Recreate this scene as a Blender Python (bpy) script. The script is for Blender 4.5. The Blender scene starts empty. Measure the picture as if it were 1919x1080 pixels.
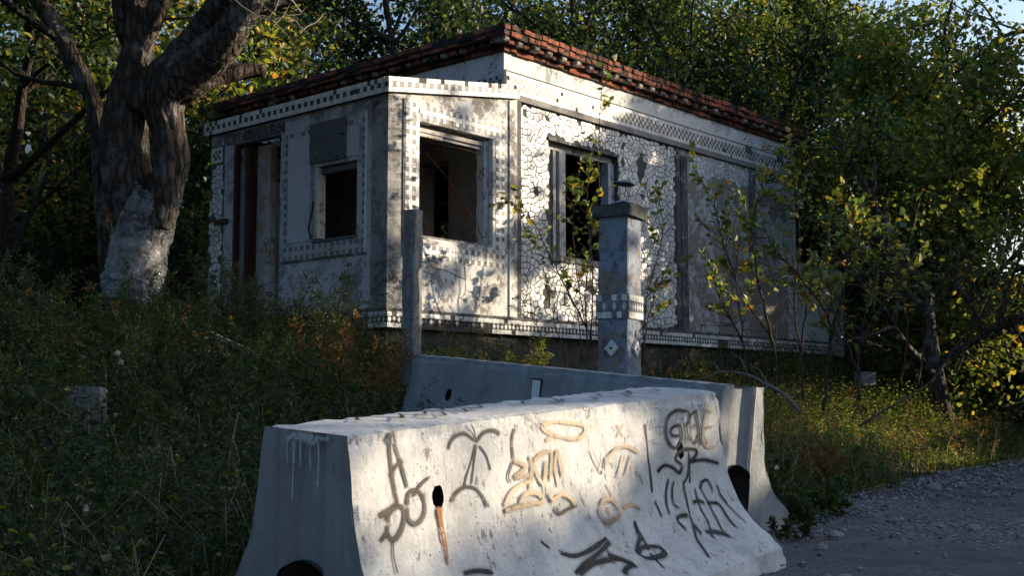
import bpy, math, random
import numpy as np
from mathutils import Vector, Matrix

rng = np.random.default_rng(11)
random.seed(5)
scene = bpy.context.scene
COL = scene.collection
R_ = math.radians

# ------------------------------------------------------------ camera, sky, sun, exposure
cam_d = bpy.data.cameras.new('camera'); cam = bpy.data.objects.new('camera', cam_d); COL.objects.link(cam)
cam.location = (0, 0, 0.96); cam.rotation_euler = (R_(90 + 5.389), 0, 0)
cam_d.sensor_width = 36.0; cam_d.lens = 41.76; cam_d.clip_start = 0.05; cam_d.clip_end = 1500
scene.camera = cam
SUN = Vector((0.955, 0.296, 0.262)).normalized()          # towards the sun
world = bpy.data.worlds.new('World'); scene.world = world; world.use_nodes = True
wn = world.node_tree.nodes; wl = world.node_tree.links
sky = wn.new('ShaderNodeTexSky'); sky.sky_type = 'NISHITA'; sky.sun_disc = False
sky.sun_elevation = math.asin(SUN.z); sky.sun_rotation = math.atan2(SUN.x, SUN.y)
sky.air_density = 1.0; sky.dust_density = 4.0; sky.ozone_density = 3.2
wl.new(sky.outputs[0], wn['Background'].inputs[0]); wn['Background'].inputs[1].default_value = 0.125
sd = bpy.data.lights.new('sun', 'SUN'); sd.energy = 4.5; sd.angle = R_(0.53); sd.color = (1.0, 0.83, 0.60)
so = bpy.data.objects.new('sun', sd); COL.objects.link(so); so.location = (30, 10, 12)
so.rotation_euler = SUN.to_track_quat('Z', 'Y').to_euler()
scene.view_settings.view_transform = 'Standard'; scene.view_settings.look = 'None'
scene.view_settings.exposure = 1.2; scene.view_settings.gamma = 1.0
scene.view_settings.use_curve_mapping = False

# ------------------------------------------------------------ object helpers
def tag(o, label=None, cat=None, group=None, kind=None):
    if label: o['label'] = label
    if cat: o['category'] = cat
    if group: o['group'] = group
    if kind: o['kind'] = kind
    return o
def link(name, me, parent=None, mw=None):
    o = bpy.data.objects.new(name, me); COL.objects.link(o)
    if parent is not None: o.parent = parent
    if mw is not None: o.matrix_local = mw
    return o
def empty(name, loc, rz=0, label=None, cat=None, group=None):
    o = bpy.data.objects.new(name, None); COL.objects.link(o); o.empty_display_size = .2
    o.location = loc; o.rotation_euler = (0, 0, rz); return tag(o, label, cat, group)

class MB:
    def __init__(s): s.v = []; s.f = []; s.m = []
    def add(s, vs, fs, mi=0):
        n = len(s.v); s.v.extend([tuple(p) for p in vs]); s.f.extend([tuple(i + n for i in f) for f in fs]); s.m.extend([mi] * len(fs))
    def box(s, lo, hi, mi=0):
        x0, y0, z0 = lo; x1, y1, z1 = hi
        s.add([(x0,y0,z0),(x1,y0,z0),(x1,y1,z0),(x0,y1,z0),(x0,y0,z1),(x1,y0,z1),(x1,y1,z1),(x0,y1,z1)],
              [(3,2,1,0),(4,5,6,7),(0,1,5,4),(1,2,6,5),(2,3,7,6),(3,0,4,7)], mi)
    def tube(s, pts, rad, sides=5, cap=True, mi=0):
        pts = [Vector(p) for p in pts]; n = len(pts); vs = []; fs = []
        ref = Vector((0.3, 0.2, 0.93))
        for i, p in enumerate(pts):
            d = (pts[min(i+1, n-1)] - pts[max(i-1, 0)])
            d = d.normalized() if d.length > 1e-9 else Vector((0,0,1))
            a = d.cross(ref)
            if a.length < .05: a = d.cross(Vector((1,0,0)))
            a.normalize(); b = d.cross(a); r = rad[i] if hasattr(rad, '__len__') else rad
            for k in range(sides):
                t = 2*math.pi*k/sides; vs.append(p + (a*math.cos(t) + b*math.sin(t))*r)
        for i in range(n-1):
            for k in range(sides):
                k2 = (k+1) % sides
                fs.append((i*sides+k, i*sides+k2, (i+1)*sides+k2, (i+1)*sides+k))
        if cap:
            fs.append(tuple(range(sides-1, -1, -1))); fs.append(tuple((n-1)*sides+k for k in range(sides)))
        s.add(vs, fs, mi)
    def mesh(s, name, mats, smooth=False):
        me = bpy.data.meshes.new(name); me.from_pydata(s.v, [], s.f)
        for m in (mats if isinstance(mats, (list, tuple)) else [mats]): me.materials.append(m)
        if any(s.m): me.polygons.foreach_set('material_index', s.m)
        if smooth: me.polygons.foreach_set('use_smooth', [True]*len(s.f))
        me.update(); return me
    def build(s, name, mats, parent=None, smooth=False):
        return link(name, s.mesh(name, mats, smooth), parent)

def quads_mesh(name, V, mat, parent=None, k=4, smooth=False, F=None):
    """numpy mesh; without F every k consecutive verts are one polygon"""
    V = np.asarray(V, np.float32).reshape(-1, 3)
    if F is None: F = np.arange(len(V), dtype=np.int32).reshape(-1, k)
    F = np.asarray(F, np.int32); k = F.shape[1]
    me = bpy.data.meshes.new(name); me.vertices.add(len(V)); me.vertices.foreach_set('co', V.ravel())
    me.loops.add(F.size); me.loops.foreach_set('vertex_index', F.ravel())
    me.polygons.add(len(F)); me.polygons.foreach_set('loop_start', np.arange(0, F.size, k, dtype=np.int32))
    me.polygons.foreach_set('loop_total', np.full(len(F), k, np.int32))
    if smooth: me.polygons.foreach_set('use_smooth', np.ones(len(F), bool))
    me.materials.append(mat); me.update(calc_edges=True)
    return link(name, me, parent)

def nrm(a): return a / np.maximum(np.linalg.norm(a, axis=-1, keepdims=True), 1e-9)
def leaf_mesh(name, P, D, S, mat, parent=None, wr=.34, fold=.25, flat=.6, shape='leaf'):
    """leaves: base P, direction D, length S; folded 6-vertex blades"""
    P = np.asarray(P, float); n = len(P); D = nrm(np.asarray(D, float)); S = np.broadcast_to(S, (n,))[:, None]
    up = nrm(rng.normal(0, 1-flat+.05, (n, 3)) + np.array([0, 0, flat]))
    side = nrm(np.cross(D, up)); nor = np.cross(side, D)
    w = S*wr*rng.uniform(.8, 1.2, (n, 1))
    mid = P + D*S*.5
    if shape == 'leaf':
        cols = [P, P + D*S*.32 + side*w + nor*w*fold, P + D*S*.68 + side*w*.75 + nor*w*fold*.6 - nor*S*.03, P + D*S - nor*S*.10,
                P + D*S*.68 - side*w*.75 + nor*w*fold*.6 - nor*S*.03, P + D*S*.32 - side*w + nor*w*fold]
        V = np.stack(cols, 1).reshape(-1, 3)
        b = np.arange(n, dtype=np.int32)[:, None]*6
        F = np.concatenate([b + np.array([[0, 1, 2, 3]]), b + np.array([[0, 3, 4, 5]])], 0)
    else:   # four-vertex diamond
        cols = [P, mid + side*w, P + D*S - nor*S*.08, mid - side*w]
        V = np.stack(cols, 1).reshape(-1, 3); F = np.arange(n*4, dtype=np.int32).reshape(-1, 4)
    return quads_mesh(name, V, mat, parent, F=F)

# ------------------------------------------------------------ materials
def mat(name):
    m = bpy.data.materials.new(name); m.use_nodes = True
    nt = m.node_tree; b = nt.nodes['Principled BSDF']; b.inputs['Specular IOR Level'].default_value = .18; return m, nt, b
def N(nt, t, **kw):
    n = nt.nodes.new(t)
    for k, v in kw.items():
        if hasattr(n, k): setattr(n, k, v)
        else: n.inputs[k].default_value = v
    return n
def noise(nt, vec, scale, detail=4, rough=.6, dist=0):
    n = nt.nodes.new('ShaderNodeTexNoise'); n.inputs['Scale'].default_value = scale; n.inputs['Detail'].default_value = detail
    n.inputs['Roughness'].default_value = rough; n.inputs['Distortion'].default_value = dist
    if vec is not None: nt.links.new(vec, n.inputs['Vector'])
    return n.outputs['Fac']
def ramp(nt, fac, stops, interp='LINEAR'):
    r = nt.nodes.new('ShaderNodeValToRGB'); r.color_ramp.interpolation = interp
    e = r.color_ramp.elements
    while len(e) < len(stops): e.new(.5)
    for i, (p, c) in enumerate(stops):
        e[i].position = p; e[i].color = (c, c, c, 1) if isinstance(c, (int, float)) else (*c, 1)
    nt.links.new(fac, r.inputs[0]); return r.outputs[0]
def mix(nt, fac, a, b, mode='MIX'):
    m = nt.nodes.new('ShaderNodeMix'); m.data_type = 'RGBA'; m.blend_type = mode
    if isinstance(fac, (int, float)): m.inputs[0].default_value = fac
    else: nt.links.new(fac, m.inputs[0])
    for i, c in ((6, a), (7, b)):
        if isinstance(c, tuple): m.inputs[i].default_value = (*c, 1)
        else: nt.links.new(c, m.inputs[i])
    return m.outputs[2]
def bump(nt, b, h, strength=.3, dist=.02):
    n = nt.nodes.new('ShaderNodeBump'); n.inputs['Strength'].default_value = strength; n.inputs['Distance'].default_value = dist
    nt.links.new(h, n.inputs['Height']); nt.links.new(n.outputs[0], b.inputs['Normal'])
def ocoord(nt, scale=(1,1,1), out='Object'):
    t = nt.nodes.new('ShaderNodeTexCoord'); mp = nt.nodes.new('ShaderNodeMapping'); mp.inputs['Scale'].default_value = scale
    nt.links.new(t.outputs[out], mp.inputs['Vector']); return mp.outputs[0]
def sep(nt, v):
    s = nt.nodes.new('ShaderNodeSeparateXYZ'); nt.links.new(v, s.inputs[0]); return s.outputs
def rnd_island(nt): return nt.nodes.new('ShaderNodeNewGeometry').outputs['Random Per Island']
def rnd_obj(nt): return nt.nodes.new('ShaderNodeObjectInfo').outputs['Random']

def m_peeling(name, paint, under, lo=.48, hi=.56, scale=1.6, streak=2.5, dirt=(.11,.10,.09), dirt_lo=.56, stain=None):
    m, nt, b = mat(name); v = ocoord(nt)
    a = noise(nt, v, scale, 12, .74, .5); st = noise(nt, ocoord(nt, (streak*2.2, streak*2.2, .8)), 1.6, 8, .72)
    m2 = noise(nt, v, scale*6.5, 10, .75, .3)
    peel = ramp(nt, mix(nt, .34, mix(nt, .28, a, st), m2), [(lo, 0.), ((lo+hi)/2-.012, .12), ((lo+hi)/2+.012, .9), (hi, 1.)])
    fine = noise(nt, v, 30, 8, .8)
    pc = mix(nt, ramp(nt, fine, [(.3, 0.), (.75, 1.)]), tuple(c*.86 for c in paint), paint)
    uc = mix(nt, noise(nt, v, 9, 5, .7), tuple(c*.6 for c in under), tuple(c*1.25 for c in under))
    c = mix(nt, peel, uc, pc)
    dk = ramp(nt, mix(nt, .3, noise(nt, v, 3.1, 12, .8, .6), noise(nt, v, 17, 8, .8)), [(dirt_lo-.02, 0.), (dirt_lo+.07, .88)])
    c = mix(nt, dk, c, dirt)
    sp = ramp(nt, noise(nt, v, 48, 2, .5), [(.66, 0.), (.72, .7)]); c = mix(nt, sp, c, (.07,.07,.07))
    if stain: c = mix(nt, ramp(nt, noise(nt, v, .9, 6, .6, .4), [(.5, 0.), (.6, .8)]), c, stain)
    nt.links.new(c, b.inputs['Base Color']); b.inputs['Roughness'].default_value = .88
    bump(nt, b, mix(nt, .4, peel, fine), .6, .014); return m

M_PLASTER = m_peeling('old whitewashed plaster', (.62,.62,.61), (.27,.255,.24), .40, .52)
M_PLASTER_P = m_peeling('whitewash worn to grey render', (.66,.65,.63), (.27,.25,.235), .462, .505, 1.7, 1.2, dirt_lo=.545)
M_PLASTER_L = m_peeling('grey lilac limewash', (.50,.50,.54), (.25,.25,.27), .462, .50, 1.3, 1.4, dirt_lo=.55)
M_PLASTER_U = m_peeling('chalky white plaster', (.70,.70,.70), (.36,.35,.34), .435, .485, 1.6, 1.6, dirt_lo=.545)
M_RENDER = m_peeling('bare brown render', (.54,.54,.55), (.27,.235,.20), .485, .56, .9, 1.2, dirt_lo=.61)
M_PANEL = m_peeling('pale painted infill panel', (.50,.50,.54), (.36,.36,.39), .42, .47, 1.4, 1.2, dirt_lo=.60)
M_INT = m_peeling('peeling interior paint', (.20,.24,.25), (.25,.16,.11), .45, .55, .7, .6, dirt_lo=.55)
M_FOUND_SHADE = m_peeling('mossy dark foundation and pocket shade', (.16,.155,.15), (.075,.075,.065), .45, .62, 1.2, 2.2, dirt=(.03,.03,.025), dirt_lo=.5)  # foundation and floor; also the painted shade in the barrier drain pockets
M_STRIP = m_peeling('dirty cement strip', (.33,.33,.33), (.12,.12,.12), .48, .60, 3, 3, dirt=(.03,.03,.03), dirt_lo=.5)
M_FILLET = m_peeling('smooth grey cement fillet', (.30,.29,.27), (.23,.22,.21), .4, .6, 2, .8, dirt_lo=.7)
M_POST = m_peeling('weathered concrete post', (.30,.295,.28), (.17,.165,.155), .44, .58, 4, 4, dirt=(.05,.05,.045), dirt_lo=.55)
M_COLUMN = m_peeling('patchy blue grey column plaster', (.26,.30,.37), (.31,.24,.18), .465, .505, 2.0, 1.6, dirt=(.055,.075,.11), dirt_lo=.52)
M_CAP = m_peeling('mossy cement cap', (.13,.145,.13), (.09,.10,.09), .45, .6, 4, 3, dirt=(.03,.045,.035), dirt_lo=.5)

def m_tile(name, col, var=.15, rough=.35, isl=True, dirt=.35):
    m, nt, b = mat(name); r = rnd_island(nt) if isl else rnd_obj(nt)
    c = mix(nt, r, tuple(x*(1-var) for x in col), tuple(min(1, x*(1+var)) for x in col))
    v = ocoord(nt)
    d = ramp(nt, noise(nt, v, 2.6, 7, .7, .3), [(.52, 0.), (.68, dirt*2)])
    c = mix(nt, d, c, (.16,.145,.13)); nt.links.new(c, b.inputs['Base Color'])
    b.inputs['Roughness'].default_value = rough
    bump(nt, b, noise(nt, v, 60, 2), .08, .004); return m
M_TILE_W = m_tile('white glazed tile', (.62,.62,.61), .14, .4)
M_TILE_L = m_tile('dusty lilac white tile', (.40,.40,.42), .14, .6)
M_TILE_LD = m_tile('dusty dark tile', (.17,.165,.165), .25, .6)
M_TILE_D = m_tile('brown grey glazed tile', (.135,.12,.11), .35, .45)
M_TILE_K = m_tile('black glazed tile', (.035,.035,.04), .3, .3, dirt=.15)
M_MOSAIC = m_tile('broken white ceramic', (.60,.605,.60), .20, .36, dirt=.38)
def m_grout():
    m, nt, b = mat('grey mortar bed'); v = ocoord(nt)
    c = mix(nt, noise(nt, v, 7, 6, .7), (.035,.033,.030), (.14,.135,.125)); nt.links.new(c, b.inputs['Base Color'])
    b.inputs['Roughness'].default_value = .95; bump(nt, b, noise(nt, v, 40, 4), .4, .01); return m
M_GROUT = m_grout()
def m_brick(name, cols, isl=False):
    m, nt, b = mat(name); r = rnd_island(nt) if isl else rnd_obj(nt)
    c = ramp(nt, r, [(i/(len(cols)-1), q) for i, q in enumerate(cols)])
    v = ocoord(nt)
    w = ocoord(nt, (1,1,1), 'Generated')
    geo = nt.nodes.new('ShaderNodeNewGeometry')
    soot = ramp(nt, noise(nt, geo.outputs['Position'], 2.6, 8, .75, .4), [(.44, 0.), (.57, .93)])
    c = mix(nt, ramp(nt, noise(nt, geo.outputs['Position'], 24, 5, .7), [(.35, 0.), (.8, .5)]), c, (.30,.13,.08))
    c = mix(nt, soot, c, (.028,.022,.02)); nt.links.new(c, b.inputs['Base Color']); b.inputs['Roughness'].default_value = .93
    bump(nt, b, noise(nt, geo.outputs['Position'], 55, 5, .7), .5, .008); return m
M_BRICK = m_brick('fired red brick', [(.25,.068,.040), (.33,.095,.052), (.18,.052,.034), (.36,.125,.075)])
M_BRICK_I = m_brick('fired red brick rows', [(.25,.068,.040), (.33,.095,.052), (.18,.052,.034), (.36,.125,.075)], True)
M_SILICATE = m_brick('grey silicate brick', [(.33,.30,.27), (.40,.36,.31), (.36,.33,.30)])
M_MORTAR = m_peeling('sooty mortar', (.10,.075,.06), (.05,.04,.035), .4, .6, 5, 2, dirt=(.02,.018,.016), dirt_lo=.5)

def m_concrete(name, base, dark, paint=None):
    m, nt, b = mat(name); v = ocoord(nt)
    c = mix(nt, ramp(nt, noise(nt, v, 3.0, 8, .7, .2), [(.3, 0.), (.72, 1.)]), dark, base)
    streak = ramp(nt, noise(nt, ocoord(nt, (7, 7, .6)), 1.5, 5, .6), [(.45, 0.), (.7, .55)]); c = mix(nt, streak, c, tuple(x*.72 for x in dark))
    h = noise(nt, v, 26, 6, .75)
    if paint:
        pe = ramp(nt, mix(nt, .5, noise(nt, v, 5.5, 9, .78, .5), noise(nt, ocoord(nt, (9, 9, 3)), 3, 7, .75)), [(.405, 0.), (.425, .85), (.47, 1.)])
        pc = mix(nt, ramp(nt, mix(nt, .4, noise(nt, v, 2.2, 10, .75, .5), noise(nt, ocoord(nt, (5, 5, 1.2)), 3, 9, .8)), [(.40, 0.), (.58, 1.)]), tuple(x*.66 for x in paint), paint)
        c = mix(nt, pe, c, pc); h = mix(nt, .5, h, pe)
    vo = nt.nodes.new('ShaderNodeTexVoronoi'); vo.inputs['Scale'].default_value = 34; nt.links.new(v, vo.inputs['Vector'])
    msk = noise(nt, v, 13, 3)
    pit = nt.nodes.new('ShaderNodeMath'); pit.operation = 'MULTIPLY'
    nt.links.new(ramp(nt, vo.outputs['Distance'], [(.09, 1.), (.15, 0.)]), pit.inputs[0]); nt.links.new(ramp(nt, msk, [(.50, 0.), (.60, 1.)]), pit.inputs[1])
    c = mix(nt, pit.outputs[0], c, (.05,.045,.04))
    sm = ramp(nt, noise(nt, v, 1.7, 9, .8, .8), [(.60, 0.), (.74, .6)]); c = mix(nt, sm, c, (.12,.11,.10))
    nt.links.new(c, b.inputs['Base Color']); b.inputs['Roughness'].default_value = .8
    c = mix(nt, ramp(nt, noise(nt, v, 70, 6, .8), [(.35, 0.), (.7, .35)]), c, tuple(x*.8 for x in dark))
    nt.links.new(c, b.inputs['Base Color'])
    bump(nt, b, mix(nt, pit.outputs[0], h, (0, 0, 0)), .8, .014); return m
M_CONC = m_concrete('raw grey concrete', (.40,.40,.40), (.26,.26,.26))
M_CONC_B = m_concrete('blue grey stained concrete', (.40,.41,.42), (.23,.24,.25))
M_CONC_P = m_concrete('white painted worn concrete', (.36,.345,.33), (.21,.205,.20), (.66,.66,.65))
def m_plain(name, col, rough=.8, metal=0., nz=.3, sc=14):
    m, nt, b = mat(name); v = ocoord(nt)
    c = mix(nt, noise(nt, v, sc, 6, .7), tuple(x*(1-nz) for x in col), tuple(min(1, x*(1+nz)) for x in col))
    nt.links.new(c, b.inputs['Base Color']); b.inputs['Roughness'].default_value = rough; b.inputs['Metallic'].default_value = metal
    bump(nt, b, noise(nt, v, sc*3, 4), .25, .006); return m
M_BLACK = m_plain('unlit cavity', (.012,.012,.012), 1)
M_BOARD = m_plain('dark grey weathered board', (.105,.108,.118), .9, 0, .4, 5)
M_RUSTP = m_plain('rust brown painted wood', (.060,.019,.014), .8, 0, .45, 9)
M_FRAME = m_peeling('flaking blue white frame paint', (.40,.43,.48), (.13,.115,.10), .42, .50, 6, 6, dirt_lo=.57)
M_FRAME_W = m_peeling('flaking white frame paint', (.55,.53,.50), (.19,.15,.12), .42, .50, 6, 6, dirt_lo=.58)
M_RUST = m_plain('rusty iron', (.10,.05,.03), .85, .3, .5, 20)
M_WIRE = m_plain('rusted wire', (.05,.035,.028), .8, .5, .3, 40)
M_TINW = m_plain('dull white tin', (.42,.45,.50), .55, .1, .2, 20)
M_DARKTIN = m_plain('black tin', (.02,.02,.022), .6, .2, .3, 20)
M_WOOD = m_plain('grey dead wood', (.16,.145,.125), .9, 0, .4, 12)
M_SIGNW = m_plain('white reflector sheet', (.75,.75,.74), .4, 0, .05, 10)
M_ROOF = m_plain('tar roofing', (.03,.028,.027), .95, 0, .4, 6)
M_SLAB = m_concrete('shaded concrete slab', (.26,.27,.28), (.16,.16,.16))
M_FAR = m_plain('far pale wall', (.55,.55,.55), .9, 0, .05, 1)

def m_bark(name, c0, c1, sc=1.0, lichen=0.):
    m, nt, b = mat(name)
    v = ocoord(nt, (17*sc, 17*sc, 5.0*sc))
    vo = nt.nodes.new('ShaderNodeTexVoronoi'); vo.feature = 'DISTANCE_TO_EDGE'; vo.inputs['Scale'].default_value = 1
    wv = nt.nodes.new('ShaderNodeMix'); wv.data_type = 'VECTOR'; wv.inputs[0].default_value = .36
    nz = nt.nodes.new('ShaderNodeTexNoise'); nz.inputs['Scale'].default_value = 2.2; nz.inputs['Detail'].default_value = 5; nt.links.new(v, nz.inputs['Vector'])
    nt.links.new(v, wv.inputs[4]); nt.links.new(nz.outputs['Color'], wv.inputs[5]); nt.links.new(wv.outputs[1], vo.inputs['Vector'])
    cr = ramp(nt, vo.outputs['Distance'], [(.02, 0.), (.28, 1.)]); fi = noise(nt, v, 3, 7, .7)
    h = mix(nt, .4, cr, fi); c = mix(nt, h, c0, c1)
    if lichen: c = mix(nt, ramp(nt, noise(nt, ocoord(nt), 3.4, 8, .75), [(.52, 0.), (.62, lichen)]), c, (.24,.26,.26))
    nt.links.new(c, b.inputs['Base Color']); b.inputs['Roughness'].default_value = .92; bump(nt, b, h, 1., .06); return m
M_BARK = m_bark('furrowed bark', (.014,.011,.009), (.125,.095,.072), 1.15, .5)
M_BARK2 = m_bark('dark bark', (.022,.018,.015), (.085,.068,.055), 1.6)
M_TWIG = m_plain('dark twig bark', (.060,.045,.036), .9, 0, .4, 20)
M_DRYTWIG = m_plain('bleached twig', (.24,.205,.165), .9, 0, .3, 20)
def m_leaf(name, stops, trans=.42, gloss=.03, patch=None):
    m, nt, b = mat(name); nt.nodes.remove(b); out = nt.nodes['Material Output']
    c = ramp(nt, rnd_island(nt), stops)
    if patch:
        g = nt.nodes.new('ShaderNodeNewGeometry')
        c = mix(nt, ramp(nt, noise(nt, g.outputs['Position'], .55, 3, .6), [(.47, 0.), (.60, .8)]), c, patch)
    d = N(nt, 'ShaderNodeBsdfDiffuse'); t = N(nt, 'ShaderNodeBsdfTranslucent'); gl = N(nt, 'ShaderNodeBsdfGlossy'); gl.inputs['Roughness'].default_value = .55
    nt.links.new(c, d.inputs[0]); nt.links.new(mix(nt, 1.0, c, (1.9, 1.75, .9), 'MULTIPLY'), t.inputs[0])
    a = N(nt, 'ShaderNodeMixShader'); a.inputs[0].default_value = trans; nt.links.new(d.outputs[0], a.inputs[1]); nt.links.new(t.outputs[0], a.inputs[2])
    e = N(nt, 'ShaderNodeMixShader'); e.inputs[0].default_value = gloss; nt.links.new(a.outputs[0], e.inputs[1]); nt.links.new(gl.outputs[0], e.inputs[2])
    nt.links.new(e.outputs[0], out.inputs[0]); return m
G0, G1, G2 = (.023,.050,.014), (.047,.092,.022), (.082,.125,.028)
YG, YE, OR, BR = (.17,.19,.028), (.30,.24,.035), (.30,.13,.025), (.11,.055,.02)
L_GREEN = m_leaf('green autumn leaves', [(0, G0), (.35, G1), (.75, G2), (.90, YG), (.97, YE), (1, OR)], patch=(.12,.145,.024))
L_YELLOW = m_leaf('yellowing leaves', [(0, G1), (.3, G2), (.6, YG), (.85, YE), (1, OR)], .58)
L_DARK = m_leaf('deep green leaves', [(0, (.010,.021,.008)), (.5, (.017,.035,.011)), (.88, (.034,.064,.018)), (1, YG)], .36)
L_NEAR = m_leaf('sapling leaves', [(0, G1), (.45, G2), (.75, YG), (.92, YE), (1, OR)], .45, .07)
L_WEED = m_leaf('weed leaves', [(0, (.016,.040,.012)), (.5, (.034,.074,.020)), (.85, (.062,.105,.028)), (1, YG)], .4)
L_WORM = m_leaf('feathery grey green leaves', [(0, (.024,.046,.020)), (.6, (.042,.068,.026)), (1, (.085,.085,.035))], .3)
L_RUSTY = m_leaf('rusty seed heads', [(0, (.12,.065,.025)), (.5, (.19,.10,.035)), (1, (.26,.17,.06))], .3)
L_STRAW = m_leaf('dry straw', [(0, (.20,.165,.10)), (1, (.36,.31,.21))], .2)
L_GRASS = m_leaf('grass blades', [(0, (.015,.036,.010)), (.6, (.030,.062,.016)), (.9, (.08,.09,.025)), (1, (.22,.18,.08))], .35)
L_GOLD = m_leaf('yellow green meadow', [(0, (.05,.09,.022)), (.55, (.10,.145,.035)), (.88, (.18,.19,.05)), (1, (.26,.19,.06))], .5)
L_LITTER = m_leaf('fallen leaves', [(0, BR), (.5, (.15,.08,.03)), (.8, (.20,.14,.05)), (1, (.07,.045,.03))], .1)
L_PETAL = m_leaf('pale petals', [(0, (.55,.52,.60)), (1, (.70,.68,.75))], .3)

# ------------------------------------------------------------ terrain
def sm(x, a, b):
    t = np.clip((np.asarray(x, float) - a)/(b - a), 0, 1); return t*t*(3 - 2*t)
def road_rc(x, y):
    x = np.asarray(x, float); y = np.asarray(y, float)
    return .825*(x-2.48) - .565*(y-10.2), .565*(x-2.48) + .825*(y-10.2)
def hgt(x, y):
    r, a = road_rc(x, y)
    A = np.interp(a, [-30, -9.8, -5.5, -2.2, 9, 40, 90], [-1.3, -.46, -.17, -.02, .02, .1, .5])
    h = np.interp(-r, [-1, 0, .8, 1.6, 3.0, 5.3, 6.5, 14, 40], [0, 0, .06, .16, .36, 1.12, 1.28, 1.45, 2.2])
    h = h*(1 + .95*sm(a, 4, 12))
    return A + h
def build_ground():
    xs = np.concatenate([np.linspace(-75, -14, 25), np.linspace(-13.6, 16, 150), np.linspace(16.6, 90, 30)])
    ys = np.concatenate([np.linspace(-45, -1, 16), np.linspace(-.6, 28, 150), np.linspace(29, 130, 34)])
    X, Y = np.meshgrid(xs, ys); r, a = road_rc(X, Y)
    Z = hgt(X, Y) + rng.normal(0, .012, X.shape)*(r < -.1)
    V = np.stack([X, Y, Z], -1).reshape(-1, 3); nx = len(xs)
    i, j = np.meshgrid(np.arange(len(ys)-1), np.arange(nx-1), indexing='ij'); b = (i*nx + j).ravel()
    F = np.stack([b, b+1, b+nx+1, b+nx], 1)
    m, nt, bs = mat('leafy soil'); v = ocoord(nt)
    c = mix(nt, noise(nt, v, 1.3, 8, .7), (.018,.016,.011), (.060,.048,.030)); c = mix(nt, ramp(nt, noise(nt, v, .4, 4), [(.45, 0.), (.6, .7)]), c, (.03,.045,.015))
    nt.links.new(c, bs.inputs['Base Color']); bs.inputs['Roughness'].default_value = .97; bump(nt, bs, noise(nt, v, 18, 6), .6, .04)
    tag(quads_mesh('ground', V, m, F=F, smooth=True), 'dark leafy soil bank rising from the road to the house', kind='structure')
def build_road():
    # gravel and broken tarmac sheet, a few millimetres above the soil
    ra = np.linspace(-.25, 9.5, 90); aa = np.concatenate([np.linspace(-32, -12, 12), np.linspace(-11.5, 14, 190), np.linspace(15, 80, 30)])
    Rr, A = np.meshgrid(ra, aa)
    edge = .25*np.sin(A*1.7) + .15*np.sin(A*4.1+1); Rr = Rr + edge*(1-sm(Rr, 0, 1.2))
    X = 2.48 + .825*Rr + .565*A; Y = 10.2 - .565*Rr + .825*A
    from mathutils import noise as mn
    Nz = np.array([mn.noise(Vector((x*.8, y*.8, 0)))*.035 + mn.noise(Vector((x*2.6, y*2.6, 3)))*.018 + mn.noise(Vector((x*9, y*9, 5)))*.010 for x, y in zip(X.ravel(), Y.ravel())]).reshape(X.shape)
    Z = hgt(X, Y) + .045 + Nz*sm(Rr, -.1, .5) - .03*(1-sm(Rr, -.4, .15))
    V = np.stack([X, Y, Z], -1).reshape(-1, 3); nx = len(ra)
    i, j = np.meshgrid(np.arange(len(aa)-1), np.arange(nx-1), indexing='ij'); b = (i*nx + j).ravel()
    F = np.stack([b, b+nx, b+nx+1, b+1], 1)
    m, nt, bs = mat('broken tarmac and gravel'); v = ocoord(nt)
    vo = nt.nodes.new('ShaderNodeTexVoronoi'); vo.inputs['Scale'].default_value = 26; nt.links.new(v, vo.inputs['Vector'])
    g = mix(nt, vo.outputs['Color'], (.11,.11,.115), (.32,.315,.31)); g = mix(nt, ramp(nt, vo.outputs['Distance'], [(.25, 0.), (.7, .8)]), g, (.05,.05,.048))
    t = mix(nt, noise(nt, v, 40, 4), (.075,.075,.082), (.13,.13,.137))
    k = ramp(nt, mix(nt, .3, noise(nt, ocoord(nt, (.8, .45, 1)), .9, 6, .6, .3), noise(nt, v, 6, 5)), [(.47, 0.), (.52, 1.)])
    cr = nt.nodes.new('ShaderNodeTexVoronoi'); cr.feature = 'DISTANCE_TO_EDGE'; cr.inputs['Scale'].default_value = 1.7; nt.links.new(ocoord(nt, (1, 1, 1)), cr.inputs['Vector'])
    t = mix(nt, ramp(nt, noise(nt, v, 2.3, 8, .8), [(.40, 0.), (.62, .8)]), t, (.17,.165,.16)); t = mix(nt, mix(nt, 1., ramp(nt, cr.outputs['Distance'], [(.0, .8), (.014, 0.)]), ramp(nt, noise(nt, v, 1.1, 5, .7), [(.5, 0.), (.6, 1.)]), 'MULTIPLY'), t, (.035,.035,.035))
    c = mix(nt, k, g, t); nt.links.new(c, bs.inputs['Base Color']); bs.inputs['Roughness'].default_value = .9
    bump(nt, bs, mix(nt, k, vo.outputs['Distance'], mix(nt, .5, noise(nt, v, 45, 6, .8), noise(nt, v, 5, 6, .7))), .9, .035)
    tag(quads_mesh('road', V, m, F=F, smooth=True), 'gravelly broken tarmac road along the bank', kind='structure')
build_ground(); build_road()

def ground_pt(x, y, dz=0): return Vector((x, y, float(hgt(x, y)) + dz))

# ------------------------------------------------------------ the building (local x along the long wall, y inwards, z up)
B0 = (-0.109, 15.9); RZ = math.atan2(.75241, .65869)
bld = empty('abandoned_building', (B0[0], B0[1], 0), RZ,
            'derelict white single storey building with tile borders, broken mosaic walls and a red brick eave', 'building')
BM = Matrix.Translation((B0[0], B0[1], 0)) @ Matrix.Rotation(RZ, 4, 'Z')
PX, PY = -2.19, -.06            # porch corner
PL = 3.62                       # porch width along the front
LEN, WID = 8.22, 6.7
ZP = 2.03                       # plinth top

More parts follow.
